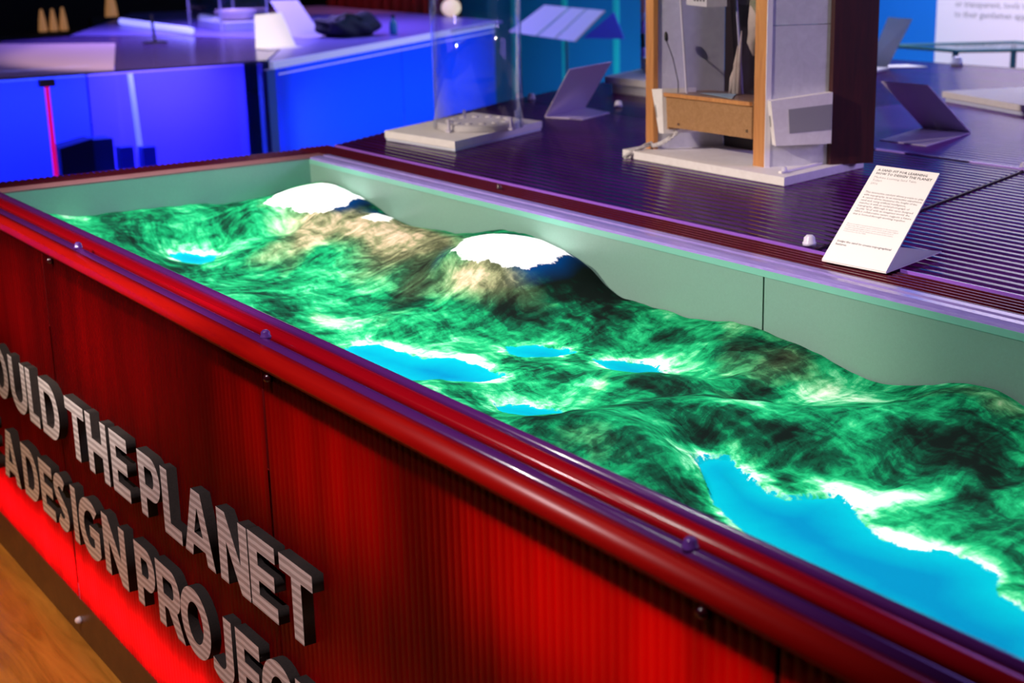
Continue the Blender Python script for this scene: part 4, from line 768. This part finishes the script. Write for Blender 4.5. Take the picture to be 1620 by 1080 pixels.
bm = B(); tube(bm, [(-4.25, 3.05+.03*k, .10+.035*math.sin(k*.52)) for k in range(7)], .008, 8); obj('strap', bm, M['black'], jar, True)
bt = thing('small_bottle', 'small teal bottle beside the black bag on the left table', 'bottle', (-4.22, 3.42, .003))
bm = B(); lathe(bm, (-4.22, 3.42, .003), [(.022, 0), (.024, .03), (.022, .07), (.010, .085), (.010, .10)], 16); obj('bottle_body', bm, mat('teal_glass', (.02, .22, .40), .1), bt, True)
bm = B(); lathe(bm, (-4.22, 3.42, .1035), [(.012, 0), (.012, .014)], 12); obj('bottle_cap', bm, M['black'], bt)
cl = B(); 
a_ = []; b_ = []
for k in range(61):
    s = k/60; x = -8.6+s*2.05; y = 5.2+.05*math.sin(k*1.3); a_.append(cl.verts.new((x, y, -.86))); b_.append(cl.verts.new((x, y, 2.6)))
for k in range(60): cl.faces.new([a_[k], a_[k+1], b_[k+1], b_[k]])
cu_ = tag(obj('curtain', cl, M['redcloth'], None, True), 'dark red pleated curtain at the back, behind the clear cylinder', 'curtain')
sol = cu_.modifiers.new('s', 'SOLIDIFY'); sol.thickness = .006
gl_ = B(); bmesh.ops.create_uvsphere(gl_, u_segments=24, v_segments=14, radius=1)
for v_ in gl_.verts: v_.co = Vector((-5.6+v_.co.x*.055, 4.66+v_.co.y*.075, .066+v_.co.z*.062))
tag(obj('cream_globe', gl_, mat('cream_lamp', (.8, .65, .45), .5, emit=(.95, .70, .45), es=.8), None, True), 'rounded cream lamp seen beside the clear cylinder', 'lamp')
# amber lamps in the dark background on a black shelf
sh = tag(obj('black_shelf', (lambda b: (box(b, -9.4, 1.6, -.88, -8.7, 4.3, -.14), b)[1])(B()), M['darkwall']), 'black shelf unit in the dark far left background', 'shelf')
for x, y, z0, h, r, l in ((-9.0, 2.78, -.1395, .18, .036, 'leftmost of the three small amber cone lamps in the dark'), (-9.0, 2.87, -.1395, .18, .034, 'middle one of the three small amber cone lamps'), (-9.0, 2.955, -.1395, .19, .034, 'rightmost of the three small amber cone lamps in the dark'), (-9.0, 3.37, -.1395, .34, .062, 'larger amber cone lamp, right of the three small ones')):
    zz = .02 if False else z0
    t = thing('cone_lamp', l, 'lamp', (x, y, zz), 'amber cone lamps in the dark background')
    bm = B(); lathe(bm, (x, y, zz), [(r*.7, 0), (r*.7, .012)], 16); obj('foot', bm, M['black'], t)
    bm = B(); lathe(bm, (x, y, zz+.0125), [(r*.9, 0), (r, .01), (r*.75, h*.5), (r*.28, h)], 20); obj('shade', bm, M['palecone'], t, True)
# three-panel sign on the teal wall
sg = thing('angled_sign', 'sign of three slanted pale boards fixed in front of the teal wall', 'sign', (-4.1, 4.6, -.07))
def sgq(px0, px1, k0, k1): pass
T0, T1, Bo0, Bo1 = Vector((-4.28, 4.55, .120)), Vector((-3.66, 4.55, .103)), Vector((-4.62, 4.50, -.055)), Vector((-3.90, 4.50, -.085))
for f0, f1 in ((0, .42), (.46, .70), (.735, 1)):
    quadplate('board', [Bo0.lerp(Bo1, f0), Bo0.lerp(Bo1, f1), T0.lerp(T1, f1), T0.lerp(T1, f0)], .012, M['card'], sg)
quadplate('side_wing', [Bo1+Vector((.03, .04, .02)), T1+Vector((.03, .12, -.17)), T1+Vector((.01, .06, -.01))], .008, mat('blue_wing', (.05, .08, .6), .5), sg)
bm = B(); tube(bm, [(-4.1, 4.58, -.88), (-4.1, 4.58, .0)], .012, 8); obj('post', bm, mat('teal_post', (.01, .15, .22), .5), sg)

# ---------------------------------------------------------------- lift everything so that the floor is z = 0
for o in list(SC.objects):
    if o.parent is None: o.location.z += UP
bpy.context.view_layer.update()
